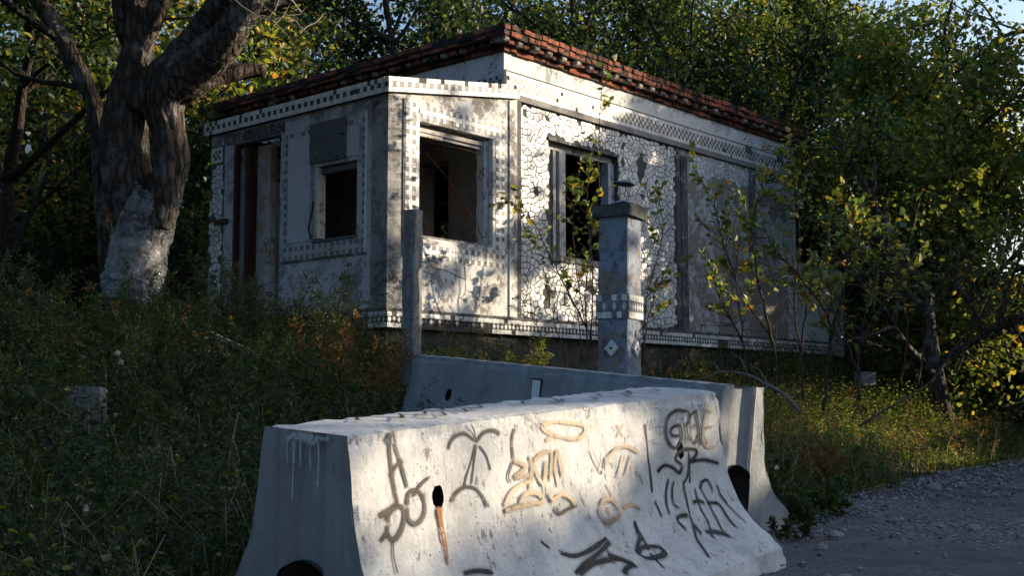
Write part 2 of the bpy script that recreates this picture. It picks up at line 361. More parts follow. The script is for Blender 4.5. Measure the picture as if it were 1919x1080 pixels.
def wall_mesh(axis, plane, u0, u1, z0, z1, holes, th, outward, ztop=None, du=.5):
    """wall in plane axis=const with rectangular holes; inner face th behind"""
    us = sorted(set([u0, u1] + [h[k] for h in holes for k in (0, 1)] + list(np.arange(u0 + du, u1 - .1, du))))
    zs = sorted(set([z0, z1] + [h[k] for h in holes for k in (2, 3)]))
    mb = MB()
    inn = plane - outward*th
    def P(u, z, p):
        if ztop and abs(z - z1) < 1e-6: z = ztop(u)
        return (u, p, z) if axis == 'y' else (p, u, z)
    def solid(i, j):
        if i < 0 or j < 0 or i >= len(us)-1 or j >= len(zs)-1: return False
        uc = (us[i]+us[i+1])/2; zc = (zs[j]+zs[j+1])/2
        return not any(h[0] < uc < h[1] and h[2] < zc < h[3] for h in holes)
    for i in range(len(us)-1):
        for j in range(len(zs)-1):
            if not solid(i, j): continue
            a, b, c, d = us[i], us[i+1], zs[j], zs[j+1]
            mb.add([P(a,c,plane),P(b,c,plane),P(b,d,plane),P(a,d,plane)], [(0,1,2,3)], 0)
            mb.add([P(a,c,inn),P(b,c,inn),P(b,d,inn),P(a,d,inn)], [(3,2,1,0)], 1)
            for (di, dj, q) in ((-1,0,((a,c),(a,d))), (1,0,((b,d),(b,c))), (0,-1,((b,c),(a,c))), (0,1,((a,d),(b,d)))):
                if not solid(i+di, j+dj):
                    (p, s), (t, w) = q
                    mb.add([P(p,s,plane),P(t,w,plane),P(t,w,inn),P(p,s,inn)], [(0,1,2,3)], 0)
    return mb
def wall(axis, plane, u0, u1, z0, z1, holes, th, outward, m, mi=None, ztop=None, name='wall'):
    return wall_mesh(axis, plane, u0, u1, z0, z1, holes, th, outward, ztop).build(name, [m, mi or M_INT], bld)

WR = (.96, 2.61, 2.98, 4.67)                    # window of the long wall
WP = (-1.66, -.29, 2.975, 4.445)                # porch side window
WL = (.50, 1.31, 3.0, 3.95)                     # porch front window
DL = (2.03, 3.07, 2.05, 4.50)                   # porch door
# main shell
wall('y', 0, 0, LEN, ZP-.22, 5.06, [WR], .42, -1, M_GROUT)                       # long wall, field behind the mosaic
wall('y', -.004, 4.30, LEN+.003, ZP-.2, 5.06, [], .003, -1, M_RENDER, M_RENDER)   # stripped bay
wall('y', 0, 0, LEN, 5.47, 5.72, [], .42, -1, M_PLASTER_U)
wall('y', -.012, .0, LEN+.012, 5.06, 5.47, [], .40, -1, M_GROUT)
wall('x', 0, .43, WID, ZP-.22, 5.72, [(1.05, 1.68, ZP, 4.35)], .35, -1, M_INT)
wall('x', -.008, -.006, WID, 5.2, 5.72, [], .006, -1, M_PLASTER_U)
wall('x', LEN, 0.43, WID, 1.2, 5.72, [], .35, 1, M_PLASTER)
wall('y', WID, 0, LEN, 1.2, 5.72, [(5.2, 6.4, 3, 4.6)], .35, 1, M_PLASTER)
# porch
ptop = lambda u: 4.72 + (u - PX)*.157
wall('y', PY, PX, .205, ZP-.03, 4.72, [WP], .30, -1, M_PLASTER_P, ztop=ptop)
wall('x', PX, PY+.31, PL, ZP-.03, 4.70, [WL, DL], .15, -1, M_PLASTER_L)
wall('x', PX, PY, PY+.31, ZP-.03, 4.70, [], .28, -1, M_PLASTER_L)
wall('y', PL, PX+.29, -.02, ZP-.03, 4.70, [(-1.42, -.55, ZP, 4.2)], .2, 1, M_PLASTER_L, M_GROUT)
mb = MB(); mb.box((PX, PY+.01, 1.9), (-.01, PL-.01, ZP)); mb.box((.36, .43, 1.9), (LEN-.36, WID-.36, ZP)); mb.build('floor', M_FOUND_SHADE, bld)
mb = MB()
def slope_slab(mb, x0, x1, y0, y1, za, zb, t):
    mb.add([(x0,y0,za-t),(x1,y0,zb-t),(x1,y1,zb-t),(x0,y1,za-t),(x0,y0,za),(x1,y0,zb),(x1,y1,zb),(x0,y1,za)],
           [(3,2,1,0),(4,5,6,7),(0,1,5,4),(1,2,6,5),(2,3,7,6),(3,0,4,7)])
slope_slab(mb, PX-.02, -.012, PY+.02, PL+.08, 4.83, 5.17, .12); mb.build('porch_roof', M_ROOF, bld)
mb = MB(); slope_slab(mb, -.22, LEN+.22, -.20, WID+.2, 6.03, 6.03, .10); mb.build('roof', M_ROOF, bld)
# foundation
mb = MB(); mb.box((PX+.05, PY+.06, .2), (LEN+2.0, 1.2, ZP-.21)); mb.box((PX+.05, 1.2, .2), (0, PL-.02, ZP-.21)); mb.box((.02,1.2,.2),(LEN-.02,WID,ZP-.23)); mb.build('foundation', M_FOUND_SHADE, bld)
# plinth ledge behind the diamond tiles
mb = MB(); mb.box((PX-.02, PY-.025, ZP-.205), (LEN+1.25, 0.0, ZP-.005)); mb.box((PX-.025, PY-.02, ZP-.20), (PX+.2, .95, ZP-.006)); mb.build('plinth_ledge', M_GROUT, bld)
mb = MB(); mb.box((PX-.03, PY-.035, ZP-.004), (LEN+1.25, 0.0, ZP+.035)); mb.box((PX-.035, PY-.03, ZP-.003), (PX+.2, PL, ZP+.033)); mb.build('plinth_cap', M_STRIP, bld)
# low annex wall past the far end of the long wall
wall('y', .05, LEN+.01, LEN+2.05, 1.2, 3.55, [], .3, -1, M_PLASTER, name='annex_wall')

# --- small tiles: boxes standing proud of their bed
class Tiles:
    def __init__(s): s.q = {0: MB(), 1: MB(), 2: MB()}
    def put(s, axis, plane, out, u, z, w, h, k, d=.007, rot=0, sk=0):
        w *= random.uniform(.90, .97); h *= random.uniform(.90, .97); d *= random.uniform(.7, 1.25)
        a = rot + random.gauss(0, .028); ca, sa = math.cos(a), math.sin(a)
        cs = []
        for (x, y) in ((-w/2,-h/2),(w/2,-h/2),(w/2,h/2),(-w/2,h/2)):
            cs.append((u + x*ca - y*sa, z + x*sa + y*ca + sk*(x*ca - y*sa)))
        s.poly(axis, plane, out, cs, k, d)
    def poly(s, axis, plane, out, cs, k, d=.007):
        n = len(cs); f = lambda u, z, p: (u, p, z) if axis == 'y' else (p, u, z)
        vs = [f(u, z, plane + out*d) for u, z in cs] + [f(u, z, plane) for u, z in cs]
        s.q[k].add(vs, [tuple(range(n))] + [(i, (i+1) % n, n+(i+1) % n, n+i) for i in range(n)])
    def build(s, parent, base='tile', mw=None, md=None):
        for k, (nm, m) in enumerate((('white_'+base, mw or M_TILE_W), ('dark_'+base, md or M_TILE_D), ('black_'+base, M_TILE_K))):
            if s.q[k].v: tag(s.q[k].build(nm, m, parent), kind='stuff')
T = Tiles()
miss = lambda p: random.random() < p
# checker band along the long wall and the short return on the main front
t = .0565
for i in range(int(LEN/t)):
    for j in range(5):
        u = .03 + (i+.5)*t; z = 5.165 + (j+.5)*t
        if miss(.028) or (7.55 < u < 7.75 and j > 2) or (6.4 < u < 6.62 and j > 2): continue
        T.put('y', -.012, -1, u, z, t, t, 1 if (1 <= j <= 3 and (i+j) % 2 == 0) else 0)
for i in range(60):
    for j in range(5):
        u = .03 + (i+.5)*t; z = 5.165 + (j+.5)*t
        if miss(.06): continue
        T.put('x', -.014, -1, u, z, t, t, 1 if (1 <= j <= 3 and (i+j) % 2 == 0) else 0)
mb = MB(); mb.box((.0, -.055, 5.07), (LEN, -.012, 5.155)); mb.build('cement_fillet', M_FILLET, bld)
# porch cornice
mb = MB()
mb.add([(PX-.06,PY-.06,4.695),(.19,PY-.06,5.075),(.19,PY,5.075),(PX-.06,PY,4.695),(PX-.06,PY-.06,4.885),(.19,PY-.06,5.262),(.19,PY,5.262),(PX-.06,PY,4.885)],
       [(3,2,1,0),(4,5,6,7),(0,1,5,4),(1,2,6,5),(2,3,7,6),(3,0,4,7)])
mb.box((PX-.06, PY, 4.695), (PX, PL+.16, 4.885)); mb.build('cornice', M_GROUT, bld)
t = .064; sk = (5.075-4.695)/(.19-PX+.06)
for i in range(int((.19-PX+.06)/t)):
    for j in range(3):
        u = PX-.06 + (i+.5)*t; z = 4.695 + sk*(i+.5)*t + (j+.5)*t
        if j == 2 and miss(.10): continue
        k = 1 if (j == 1 and i % 2 == 1) or (j == 2 and i > 24 and miss(.5)) else 0
        T.put('y', PY-.06, -1, u, z-.001, t, t, k, sk=sk)
for i in range(int((PL+.16-PY+.06)/t)):
    for j in range(3):
        u = PY-.06 + (i+.5)*t; z = 4.695 + (j+.5)*t
        if miss(.10 if j == 2 else .03): continue
        T.put('x', PX-.06, -1, u, z, t, t, 2 if (j == 1 and i % 2 == 0) else 0)
# borders round the porch windows: dark tiles on every second row and column
def border(axis, plane, out, u0, u1, z0, z1, hole, keep=lambda u, z: True, t=.059, sp=()):
    nu = round((u1-u0)/t); nz = round((z1-z0)/t)
    for i in range(nu):
        for j in range(nz):
            u = u0 + (i+.5)*(u1-u0)/nu; z = z0 + (j+.5)*(z1-z0)/nz
            if any(h[0]-.01 < u < h[1]+.01 and h[2]-.01 < z < h[3]+.01 for h in hole) or not keep(u, z) or miss(.03): continue
            if (i, j) in sp: T.put(axis, plane, out, u, z, t*.8, t*.8, 0, rot=.785); continue
            T.put(axis, plane, out, u, z, t, t, 1 if i % 2 == 0 and j % 2 == 0 else 0, d=.005)
border('y', PY, -1, -1.90, -.055, 2.715, 4.66, [(WP[0]-.005, WP[1]+.03, WP[2]-.045, WP[3]+.03)],
       keep=lambda u, z: not (z > 4.60 - .0*u and u < -1.2 and miss(.3)), sp=((14, 0), (14, 2), (0, 22), (2, 22)))
TG = T; T = Tiles()
border('x', PX, -1, .34, 2.0, 2.775, 4.52, [(.455, 1.86, 2.96, 4.40), (.4, 1.88, 3.0, 4.4)], keep=lambda u, z: not (z > 4.2 and miss(.35)))
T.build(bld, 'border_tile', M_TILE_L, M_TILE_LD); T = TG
# diamond band on the plinth
def plinth_band(axis, plane, u0, u1, out=-1, gaps=()):
    t = .078; n = int((u1-u0)/t)
    for i in range(n):
        u = u0 + (i+.5)*t
        lost = any(a < u < b for a, b in gaps)
        if not miss(.04): T.put(axis, plane, out, u, ZP-.034, t, .058, 0, d=.010)
        if not lost or miss(.5):
            if not miss(.06): T.poly(axis, plane, out, [(u-.030, ZP-.102), (u, ZP-.140), (u+.030, ZP-.102), (u, ZP-.066)], 0, .010)
        T.poly(axis, plane, out, [(u-.036, ZP-.108), (u-.036, ZP-.139), (u-.006, ZP-.139)], 2, .008)
        T.poly(axis, plane, out, [(u+.006, ZP-.139), (u+.036, ZP-.139), (u+.036, ZP-.108)], 2, .008)
        T.poly(axis, plane, out, [(u-.036, ZP-.096), (u-.006, ZP-.066), (u-.036, ZP-.066)], 2, .008)
        T.poly(axis, plane, out, [(u+.006, ZP-.066), (u+.036, ZP-.096), (u+.036, ZP-.066)], 2, .008)
        if not lost and not miss(.05): T.put(axis, plane, out, u, ZP-.172, t, .058, 0, d=.010)
plinth_band('y', PY-.025, PX-.02, LEN+1.25, gaps=((-1.65, -.35), (5.3, 5.6)))
plinth_band('x', PX-.025, PY-.02, .45, gaps=((.2, .5),))
# checker patch on the porch's far pier
mb = MB(); mb.box((PX-.014, 3.30, 4.27), (PX, 3.60, 4.53)); mb.build('tile_bed', M_GROUT, bld)
for i in range(6):
    for j in range(5): T.put('x', PX-.014, -1, 3.32+(i+.5)*.045, 4.285+(j+.5)*.045, .045, .045, 2 if (0 < i < 5 and 0 < j < 4 and (i+j) % 2 == 0) else 0)
T.build(bld)

# --- broken tile mosaic: each cell of a jittered Voronoi diagram, shrunk for the joint
def clip_poly(poly, px, py, nx, ny):
    out = []
    for i in range(len(poly)):
        a, b = poly[i], poly[(i+1) % len(poly)]
        da = (a[0]-px)*nx + (a[1]-py)*ny; db = (b[0]-px)*nx + (b[1]-py)*ny
        if da <= 0: out.append(a)
        if da*db < 0:
            t = da/(da-db); out.append((a[0]+(b[0]-a[0])*t, a[1]+(b[1]-a[1])*t))
    return out
def mosaic(u0, u1, z0, z1, cell, skip, seed):
    r = random.Random(seed); nu = int((u1-u0)/cell); nz = int((z1-z0)/cell)
    S = {}
    for i in range(-2, nu+3):
        for j in range(-2, nz+3):
            S[i, j] = (u0 + (i+.5+r.uniform(-.48, .48))*cell, z0 + (j+.5+r.uniform(-.48, .48))*cell, r.uniform(-.0011, .0011))
    cells = []
    for i in range(nu+1):
        for j in range(nz+1):
            c = S[i, j]
            if not (u0 < c[0] < u1 and z0 < c[1] < z1) or skip(c[0], c[1]): continue
            poly = [(u0, z0), (u1, z0), (u1, z1), (u0, z1)]
            jg = r.uniform(.0050, .0105)
            for di in range(-2, 3):
                for dj in range(-2, 3):
                    if di == dj == 0: continue
                    q = S.get((i+di, j+dj))
                    if not q: continue
                    dx, dy = q[0]-c[0], q[1]-c[1]; L = math.hypot(dx, dy)
                    h_ = L/2 + (c[2]-q[2])/(2*L) - jg*r.uniform(.45, 1.35); poly = clip_poly(poly, c[0]+dx/L*h_, c[1]+dy/L*h_, dx/L, dy/L)
                    if len(poly) < 3: break
                if len(poly) < 3: break
            if len(poly) >= 3: cells.append((c, poly))
    return cells
def piece(mb, axis, plane, out, poly, d):
    n = len(poly); f = lambda u, z, p: (u, p, z) if axis == 'y' else (p, u, z)
    c = (sum(p[0] for p in poly)/n, sum(p[1] for p in poly)/n); tx, tz = random.gauss(0, .035), random.gauss(0, .035)
    vs = [f(u, z, plane + out*(d + (u-c[0])*tx + (z-c[1])*tz)) for u, z in poly] + [f(u, z, plane - out*.004) for u, z in poly]
    mb.add(vs, [tuple(range(n))] + [(i, (i+1) % n, n+(i+1) % n, n+i) for i in range(n)])
from mathutils import noise as mnoise
def skip_R(u, z):
    if WR[0]-.03 < u < WR[1]+.03 and WR[2]-.08 < z < WR[3]+.03: return True
    if u > 4.16 and u < 4.62: return True
    n = mnoise.noise(Vector((u*1.7, z*1.7, 1)))
    if u >= 4.62:
        return not (z > 4.72 + n*.35 - .25*max(0, 1-abs(u-4.95)/.4) or (u > 7.55 + n*.5 and z > 3.2) or (u > 7.9))
    return n > .60 or random.random() < .012
cells = mosaic(.30, LEN-.02, ZP+.05, 5.055, .083, skip_R, 3)
cells.sort(key=lambda c: c[0][0])
rest = MB()
for n_, (c, poly) in enumerate(cells):
    if n_ < 300:
        m1 = MB(); off = [(p[0]-c[0], p[1]-c[1]) for p in poly]; piece(m1, 'y', 0, -1, off, random.uniform(.005, .011))
        o = m1.build('mosaic_piece', M_MOSAIC, bld); o.location = (c[0], 0, c[1])
    else: piece(rest, 'y', -.004 if c[0] > 4.3 else 0, -1, poly, random.uniform(.006, .012))
tag(rest.build('mosaic_piece', M_MOSAIC, bld), kind='stuff')
rest = MB()
mb = MB(); mb.box((PX-.006, 3.29, ZP), (PX, PL, 4.26)); mb.build('mosaic_bed', M_GROUT, bld)
for c, poly in mosaic(3.30, PL-.01, ZP+.05, 4.25, .085, lambda u, z: random.random() < .06, 8): piece(rest, 'x', PX-.006, -1, poly, .009)
for c, poly in mosaic(-1.6, -.3, 4.21, 4.62, .085, lambda u, z: False, 9): piece(rest, 'y', PL-.2, -1, poly, .008)
tag(rest.build('pier_mosaic', M_MOSAIC, bld), kind='stuff')

# --- brick eave: every brick of the four courses over the long wall
def brick_mesh(l, d, h, seed, m, rnd=0):
    r = random.Random(seed); mb = MB(); e = .006 + rnd
    j = lambda: r.uniform(-.004, .004)
    vs = []
    for (y, k) in ((-d, 1), (-d+e, 0), (0, 0)):
        i = e if k else 0
        vs += [(i+j(), y+j(), i+j()), (l-i+j(), y+j(), i+j()), (l-i+j(), y+j(), h-i+j()), (i+j(), y+j(), h-i+j())]
    fs = [(0,1,2,3)] + [(a*4+i, (a+1)*4+i, (a+1)*4+(i+1) % 4, a*4+(i+1) % 4) for a in (0, 1) for i in range(4)]
    mb.add(vs, [f[::-1] if len(f) == 4 and f != (0,1,2,3) else f for f in fs]); return mb.mesh('brick', m)
HD = [brick_mesh(.118, .25, .068, s, M_BRICK) for s in range(4)]
STC = [brick_mesh(.245, .12, .068, s+9, M_BRICK) for s in range(4)]
GR = [brick_mesh(.125, .25, .075, s+20, M_SILICATE, .014) for s in range(3)]
def put_brick(me, u, out, z, side, sx=1.0):
    o = bpy.data.objects.new('brick', me); COL.objects.link(o); o.parent = bld
    jz = random.gauss(0, .004); jo = random.gauss(0, .008); rz = random.gauss(0, .02)
    if side == 'R': o.location = (u, -out + me_d(me) + jo, z + jz); o.rotation_euler = (random.gauss(0, .02), random.gauss(0, .015), rz)
    else: o.location = (-out + me_d(me) + jo, u + me_l(me), z + jz); o.rotation_euler = (0, 0, -math.pi/2 + rz)
def me_d(me): return .25 if me in HD or me in GR else .12
def me_l(me): return .118 if me in HD else (.125 if me in GR else .245)
ch = random.choice
lo, hi = MB(), MB()
spec = []   # (u, mesh, out, z)
u = -.05
while u < LEN+.05:
    if random.random() < .72: spec.append((u, ch(STC), .05, 5.722)); u += .257
    else: spec.append((u, ch(HD), .05, 5.722)); u += .130
u = -.20; k = 0
while u < LEN+.2:
    if not (4.4 < u < 4.7 and k % 2): spec.append((u, ch(GR) if k % 2 == 0 else ch(HD), .17 if k % 2 == 0 else .13, 5.798)); 
    u += .158; k += 1
for zc, out in ((5.882, .205), (5.958, .225)):
    u = -.22
    while u < LEN+.2:
        if not (zc > 5.95 and (miss(.07) or (6.0 < u < 7.0 and miss(.5)))): spec.append((u, ch(HD), out, zc))
        u += .129
spec.sort(key=lambda s: s[0])
mort = MB()
mort.box((-.03, -.035, 5.72), (LEN+.03, .25, 5.79)); mort.box((-.08, -.075, 5.79), (LEN+.07, .25, 5.88)); mort.box((-.19, -.19, 5.872), (LEN+.19, .25, 5.955)); mort.box((-.17, -.19, 5.955), (LEN+.17, .25, 6.005))
mort.box((-.03, .25, 5.72), (.25, WID, 5.79)); mort.box((-.08, .25, 5.79), (.25, WID, 5.88)); mort.box((-.19, .25, 5.872), (.25, WID, 5.955)); mort.box((-.17, .25, 5.955), (.25, WID, 6.005))
mort.build('eave_mortar', M_MORTAR, bld)
brick_rest = MB()
def join_brick(mb, me, u, out, z, side):
    vs = [v.co for v in me.vertices]; d = me_d(me); l = me_l(me); jo = random.gauss(0, .006)
    if side == 'R': q = [(u+v.x, -out+d+jo+v.y, z+v.z) for v in vs]
    else: q = [(-out+d+jo+v.y, u+l-v.x, z+v.z) for v in vs]
    mb.add(q, [tuple(p.vertices) for p in me.polygons])
for n_, (u, me, out, z) in enumerate(spec):
    if n_ < 236: put_brick(me, u, out, z, 'R')
    else: join_brick(brick_rest, me, u, out, z, 'R')
fr = []
for zc, out, st in ((5.722, .05, 1), (5.798, .15, 2), (5.882, .205, 0), (5.958, .225, 0)):
    u = .06 if out < .2 else -.1; k = 0
    while u < WID:
        me = ch(STC) if (st == 1 or st == 0) else (ch(GR) if k % 2 else ch(HD)); k += 1
        fr.append((u, me, out, zc)); u += me_l(me) + (.011 if st < 2 else .06)
fr.sort(key=lambda s: s[0])
for n_, (u, me, out, z) in enumerate(fr):
    if n_ < 62: put_brick(me, u, out, z, 'M')
    else: join_brick(brick_rest, me, u, out, z, 'M')
tag(brick_rest.build('brick', M_BRICK_I, bld), kind='stuff')

# --- joinery and trim
def bar_box(name, lo, hi, m, parent=None): mb = MB(); mb.box(lo, hi); return mb.build(name, m, parent or bld)
# porch side window: sunk frame with a broken head and the wide right jamb
f = bar_box('window_frame', (WP[0]+.01, PY+.10, WP[3]-.10), (WP[1]-.10, PY+.17, WP[3]-.05), M_FRAME_W)
mb = MB(); mb.box((WP[1]-.10, PY+.07, WP[2]+.02), (WP[1]-.01, PY+.19, WP[3]-.03)); mb.build('jamb', M_FRAME, f)
mb = MB(); mb.box((WP[0]+.02, PY+.10, WP[3]-.155), (WP[0]+.52, PY+.15, WP[3]-.115)); mb.box((WP[0]+.55, PY+.11, WP[3]-.15), (WP[1]-.14, PY+.14, WP[3]-.125)); mb.build('broken_rail', M_FRAME_W, f)
mb = MB(); mb.box((WP[0]+.01, PY+.012, WP[2]), (WP[1]-.11, PY+.26, WP[2]+.03)); mb.build('sill', M_POST, f)
bar_box('corner_trim', (.03, PY-.018, ZP+.04), (.12, PY, 5.03), M_PLASTER_P)
bar_box('cement_strip', (.205, PY, ZP+.036), (.29, -.002, 5.06), M_STRIP)
bar_box('cement_strip', (-1.945, PY-.014, 2.72), (-1.905, PY, 4.68), M_STRIP)
bar_box('cement_strip', (4.20, -.016, ZP+.04), (4.30, -.0005, 5.06), M_STRIP)
bar_box('cement_strip', (4.33, -.022, ZP+.04), (4.52, -.0045, 4.95), M_STRIP)
bar_box('cement_strip', (6.52, -.017, 3.2), (6.76, -.0045, 5.05), M_STRIP)
bar_box('corner_trim', (LEN-.07, -.02, ZP+.04), (LEN-.005, -.008, 5.05), M_PLASTER_U)
bar_box('cement_patch', (7.45, -.008, 5.485), (8.0, -.001, 5.545), M_STRIP)
# long wall window: head, mullion, narrow sash and side frame
f = bar_box('window_frame', (WR[0]+.01, .10, WR[3]-.12), (WR[1]-.01, .18, WR[3]-.03), M_FRAME_W)
mb = MB(); mb.box((1.19, .11, WR[2]+.04), (1.25, .17, WR[3]-.121)); mb.box((1.31, .09, WR[2]+.04), (1.45, .15, WR[3]-.121)); mb.build('mullion', M_FRAME_W, f)
mb = MB(); mb.box((1.09, .14, WR[2]+.05), (1.185, .175, WR[3]-.13)); mb.build('casement', M_WOOD, f)
mb = MB(); mb.box((WR[1]-.16, .06, WR[2]+.04), (WR[1]-.01, .20, WR[3]-.121)); mb.build('jamb', M_FRAME, f)
mb = MB(); mb.box((WR[0]-.02, -.03, WR[2]-.06), (WR[1]+.02, .25, WR[2]+.02)); mb.build('sill', M_POST, f)
mb = MB(); mb.box((WR[0]-.02, -.02, WR[3]-.025), (WR[1]+.02, .1, WR[3]+.02)); mb.build('lintel', M_STRIP, f)
# porch front: infill panel, board, small window, door surround
bar_box('infill_panel', (PX-.012, .46, 4.003), (PX, .69, 4.40), M_PANEL)
bar_box('infill_panel', (PX-.012, 1.405, 3.0), (PX, 1.86, 4.40), M_PANEL)
b = bar_box('board', (PX-.03, .695, 4.0), (PX-.002, 1.40, 4.52), M_BOARD)
mb = MB()
for (y, z) in ((.78, 4.31), (.72, 4.30), (1.24, 4.28), (1.25, 4.05), (.86, 4.03), (1.38, 4.2)): mb.box((PX-.036, y-.012, z-.012), (PX-.030, y+.012, z+.012))
mb.build('bolt_hole', M_BLACK, b)
f = bar_box('window_frame', (PX-.01, 1.245, 3.02), (PX+.12, 1.305, 3.94), M_FRAME_W)
mb = MB(); mb.box((PX+.05, .51, 3.86), (PX+.12, 1.24, 3.93)); mb.build('head_rail', M_BOARD, f)
mb = MB(); mb.box((PX-.02, .48, 2.965), (PX+.2, 1.34, 3.0)); mb.build('sill', M_BOARD, f)
mb = MB(); mb.tube([(PX-.03, 1.34, 3.02), (PX-.045, 1.38, 3.15), (PX-.03, 1.33, 3.35), (PX-.02, 1.32, 3.5)], .012); mb.build('cable', M_DARKTIN, f)
bar_box('tile_edge', (PX-.02, .315, 2.77), (PX-.001, .34, 4.54), M_TILE_W)
bar_box('tile_edge', (PX-.02, .315, 2.745), (PX-.001, 1.95, 2.77), M_STRIP)
d = bar_box('door_frame', (PX-.004, 3.0, ZP), (PX+.09, 3.065, 4.47), M_RUSTP)
mb = MB(); mb.box((PX+.02, 2.74, ZP), (PX+.12, 2.83, 4.44)); mb.build('door_post', M_RUSTP, d)
mb = MB(); mb.box((PX+.15, 2.44, ZP), (PX+.25, 2.735, 4.45)); mb.build('door_lining', m_peeling('peach and white door lining', (.42,.43,.46), (.36,.26,.19), .47, .52, .9, 1, dirt_lo=.62), d)
mb = MB(); mb.box((PX+.06, 2.835, ZP), (PX+.16, 2.995, 4.45)); mb.build('door_stop', m_peeling('peeling violet door stop', (.26,.25,.30), (.16,.10,.09), .45, .53, 3, 3, dirt_lo=.55), d)
mb = MB(); mb.box((PX-.05, 3.17, 3.40), (PX-.007, 3.46, 3.47)); mb.build('hinge_bracket', M_RUST, d)
bar_box('lintel', (PX-.015, 1.95, 4.515), (PX-.001, 3.30, 4.66), M_STRIP)

# ------------------------------------------------------------ concrete barriers
BL, BH, BA, BB = 3.123, 1.0, .247, .60
PV = [0, .15, .31, .5, .65, .75, .81, .87, 1.0]; PW = [0, .05, .09, .18, .34, .53, .75, .96, 1.0]
def hw(fr): return BA + (BB_ - BA)*np.interp(fr, PV, PW)
BB_ = .724
HOLES = [(.167*BL, .303), ((1-.167)*BL, .303)]
def surf(u, fr, off=0, side=-1):
    d = .01; h = float(hw(fr)); t = Vector((0, side*(float(hw(min(1, fr+d))) - float(hw(max(0, fr-d)))), -(min(1, fr+d)-max(0, fr-d))*BH)).normalized()
    nrmv = Vector((0, t.z*-1*side, t.y*side)) if side == -1 else Vector((0, -t.z, t.y))
    if nrmv.y*side < 0: nrmv = -nrmv
    return Vector((u, side*h, BH*(1-fr))) + nrmv*off
def make_barrier(name, M, label, mats, seed, painted):
    root = empty(name, (0, 0, 0), 0, label, 'barrier', 'concrete road barriers'); root.matrix_world = Matrix([*M, [0, 0, 0, 1]])
    r = random.Random(seed); mb = MB(); nl = 105; us = [BL*i/(nl-1) for i in range(nl)]
    nv = 34; frs = [i/(nv-1) for i in range(nv)]; nt_ = 8
    ring = [(-1, f) for f in frs[::-1]] + [(0, k) for k in range(1, nt_)] + [(1, f) for f in frs]
    ns = len(ring)
    def nz(p, s, k): return mnoise.noise(Vector((p[0]*s+seed, p[1]*s, p[2]*s+k)))
    V = []
    for i, u in enumerate(us):
        for (sd, f) in ring:
            if sd == 0: p = Vector((u, -BA + 2*BA*f/nt_, BH)); n = Vector((0, 0, 1)); ed = 0
            else: p = surf(u, f, 0, sd); n = Vector((0, sd, .1)).normalized()
            # worn arrises and ends
            e = 0
            if sd != 0 and f < .035: e = max(0, nz(p, 8, 2)*.016 + nz(p, 21, 5)*.008 + .006)
            if i in (0, nl-1) and sd != 0: e = max(e, max(0, nz(p, 9, 4))*.055)
            foot = max(0, nz(p, 5, 8))*.05 if (sd != 0 and f > .84) else 0
            q = p + n*(nz(p, 3, 0)*.006 + nz(p, 14, 1)*.0025 - foot) - Vector((0, sd*e, e*.8 if f < .05 and sd else 0))
            if sd == 0 and (f in (1, nt_-1)): q.z -= max(0, nz(p, 9, 2))*.003
            V.append(q)
    cut = set()
    cav = []
    for (hu_, hf) in HOLES:
        ci = round(hu_/BL*(nl-1)); cj = (nv-1) - round(hf*(nv-1))
        for i in range(ci-2, ci+2):
            for j in range(cj-2, cj+2): cut.add((i, j))
        ringv = [(ci-2+k, cj-2) for k in range(4)] + [(ci+2, cj-2+k) for k in range(4)] + [(ci+2-k, cj+2) for k in range(4)] + [(ci-2, cj+2-k) for k in range(4)]
        c = V[ci*ns+cj].copy(); 
        for (i, j) in ringv:
            p = V[i*ns+j]; dv = p - c; ang = math.atan2(dv.z, dv.x)
            V[i*ns+j] = c + Vector((math.cos(ang)*.036*r.uniform(.92, 1.1), dv.y*.6, math.sin(ang)*.052*r.uniform(.92, 1.1)))
        cav.append((c, [i*ns+j for i, j in ringv]))
    fs, mi = [], []
    for i in range(nl-1):
        for j in range(ns-1):
            if (i, j) in cut: continue
            fs.append((i*ns+j, (i+1)*ns+j, (i+1)*ns+j+1, i*ns+j+1)); mi.append(1 if painted and j < nv-1+nt_ else 0)
    mb.v = [tuple(v) for v in V]; mb.f = fs; mb.m = mi
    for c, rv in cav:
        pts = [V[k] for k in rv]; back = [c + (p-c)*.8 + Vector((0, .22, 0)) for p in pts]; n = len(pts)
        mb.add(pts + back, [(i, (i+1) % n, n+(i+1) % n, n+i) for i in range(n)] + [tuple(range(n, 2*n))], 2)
    # ends: vertical strips with a keyed channel and the arch of the drain
    aw, ah = .17, .462
    def arch(y):
        y = abs(y); return 0 if y >= aw else (ah - aw) + math.sqrt(max(0, aw*aw - y*y))
    ys = sorted(set([round(s*float(hw(f)), 5) for f in frs for s in (-1, 1)] + [round(x, 4) for x in np.linspace(-BA, BA, 21)] + [round(k*aw*math.cos(a), 5) for a in np.linspace(.02, 1.5, 9) for k in (-1, 1)] + [-aw, aw]))
    def top(y):
        y = abs(y)
        if y <= BA + 1e-4: return BH
        return BH*(1 - float(np.interp((y-BA)/(BB_-BA), PW, PV)))
    for x0, sg in ((0, 1), (BL, -1)):
        for a, b in zip(ys[:-1], ys[1:]):
            if b - a < 1e-4: continue
            for k in range(10):
                vs = []
                for (y, kk) in ((a, k), (b, k), (b, k+1), (a, k+1)):
                    z0, z1 = arch(y), top(y); z = z0 + (z1-z0)*kk/10
                    ch_ = .035*float(sm(y, -.13, -.09)*(1-sm(y, .05, .10))) - .018*float(sm(y, .09, .115)*(1-sm(y, .13, .16)))
                    edge = .0 if abs(y) > BA-.02 else 1
                    nx_ = nz((x0, y, z), 7, 3)*.006
                    vs.append((x0 + sg*(ch_*edge + nx_ + .002), y, z))
                mb.add(vs, [(0, 3, 2, 1) if sg == 1 else (0, 1, 2, 3)], 0)
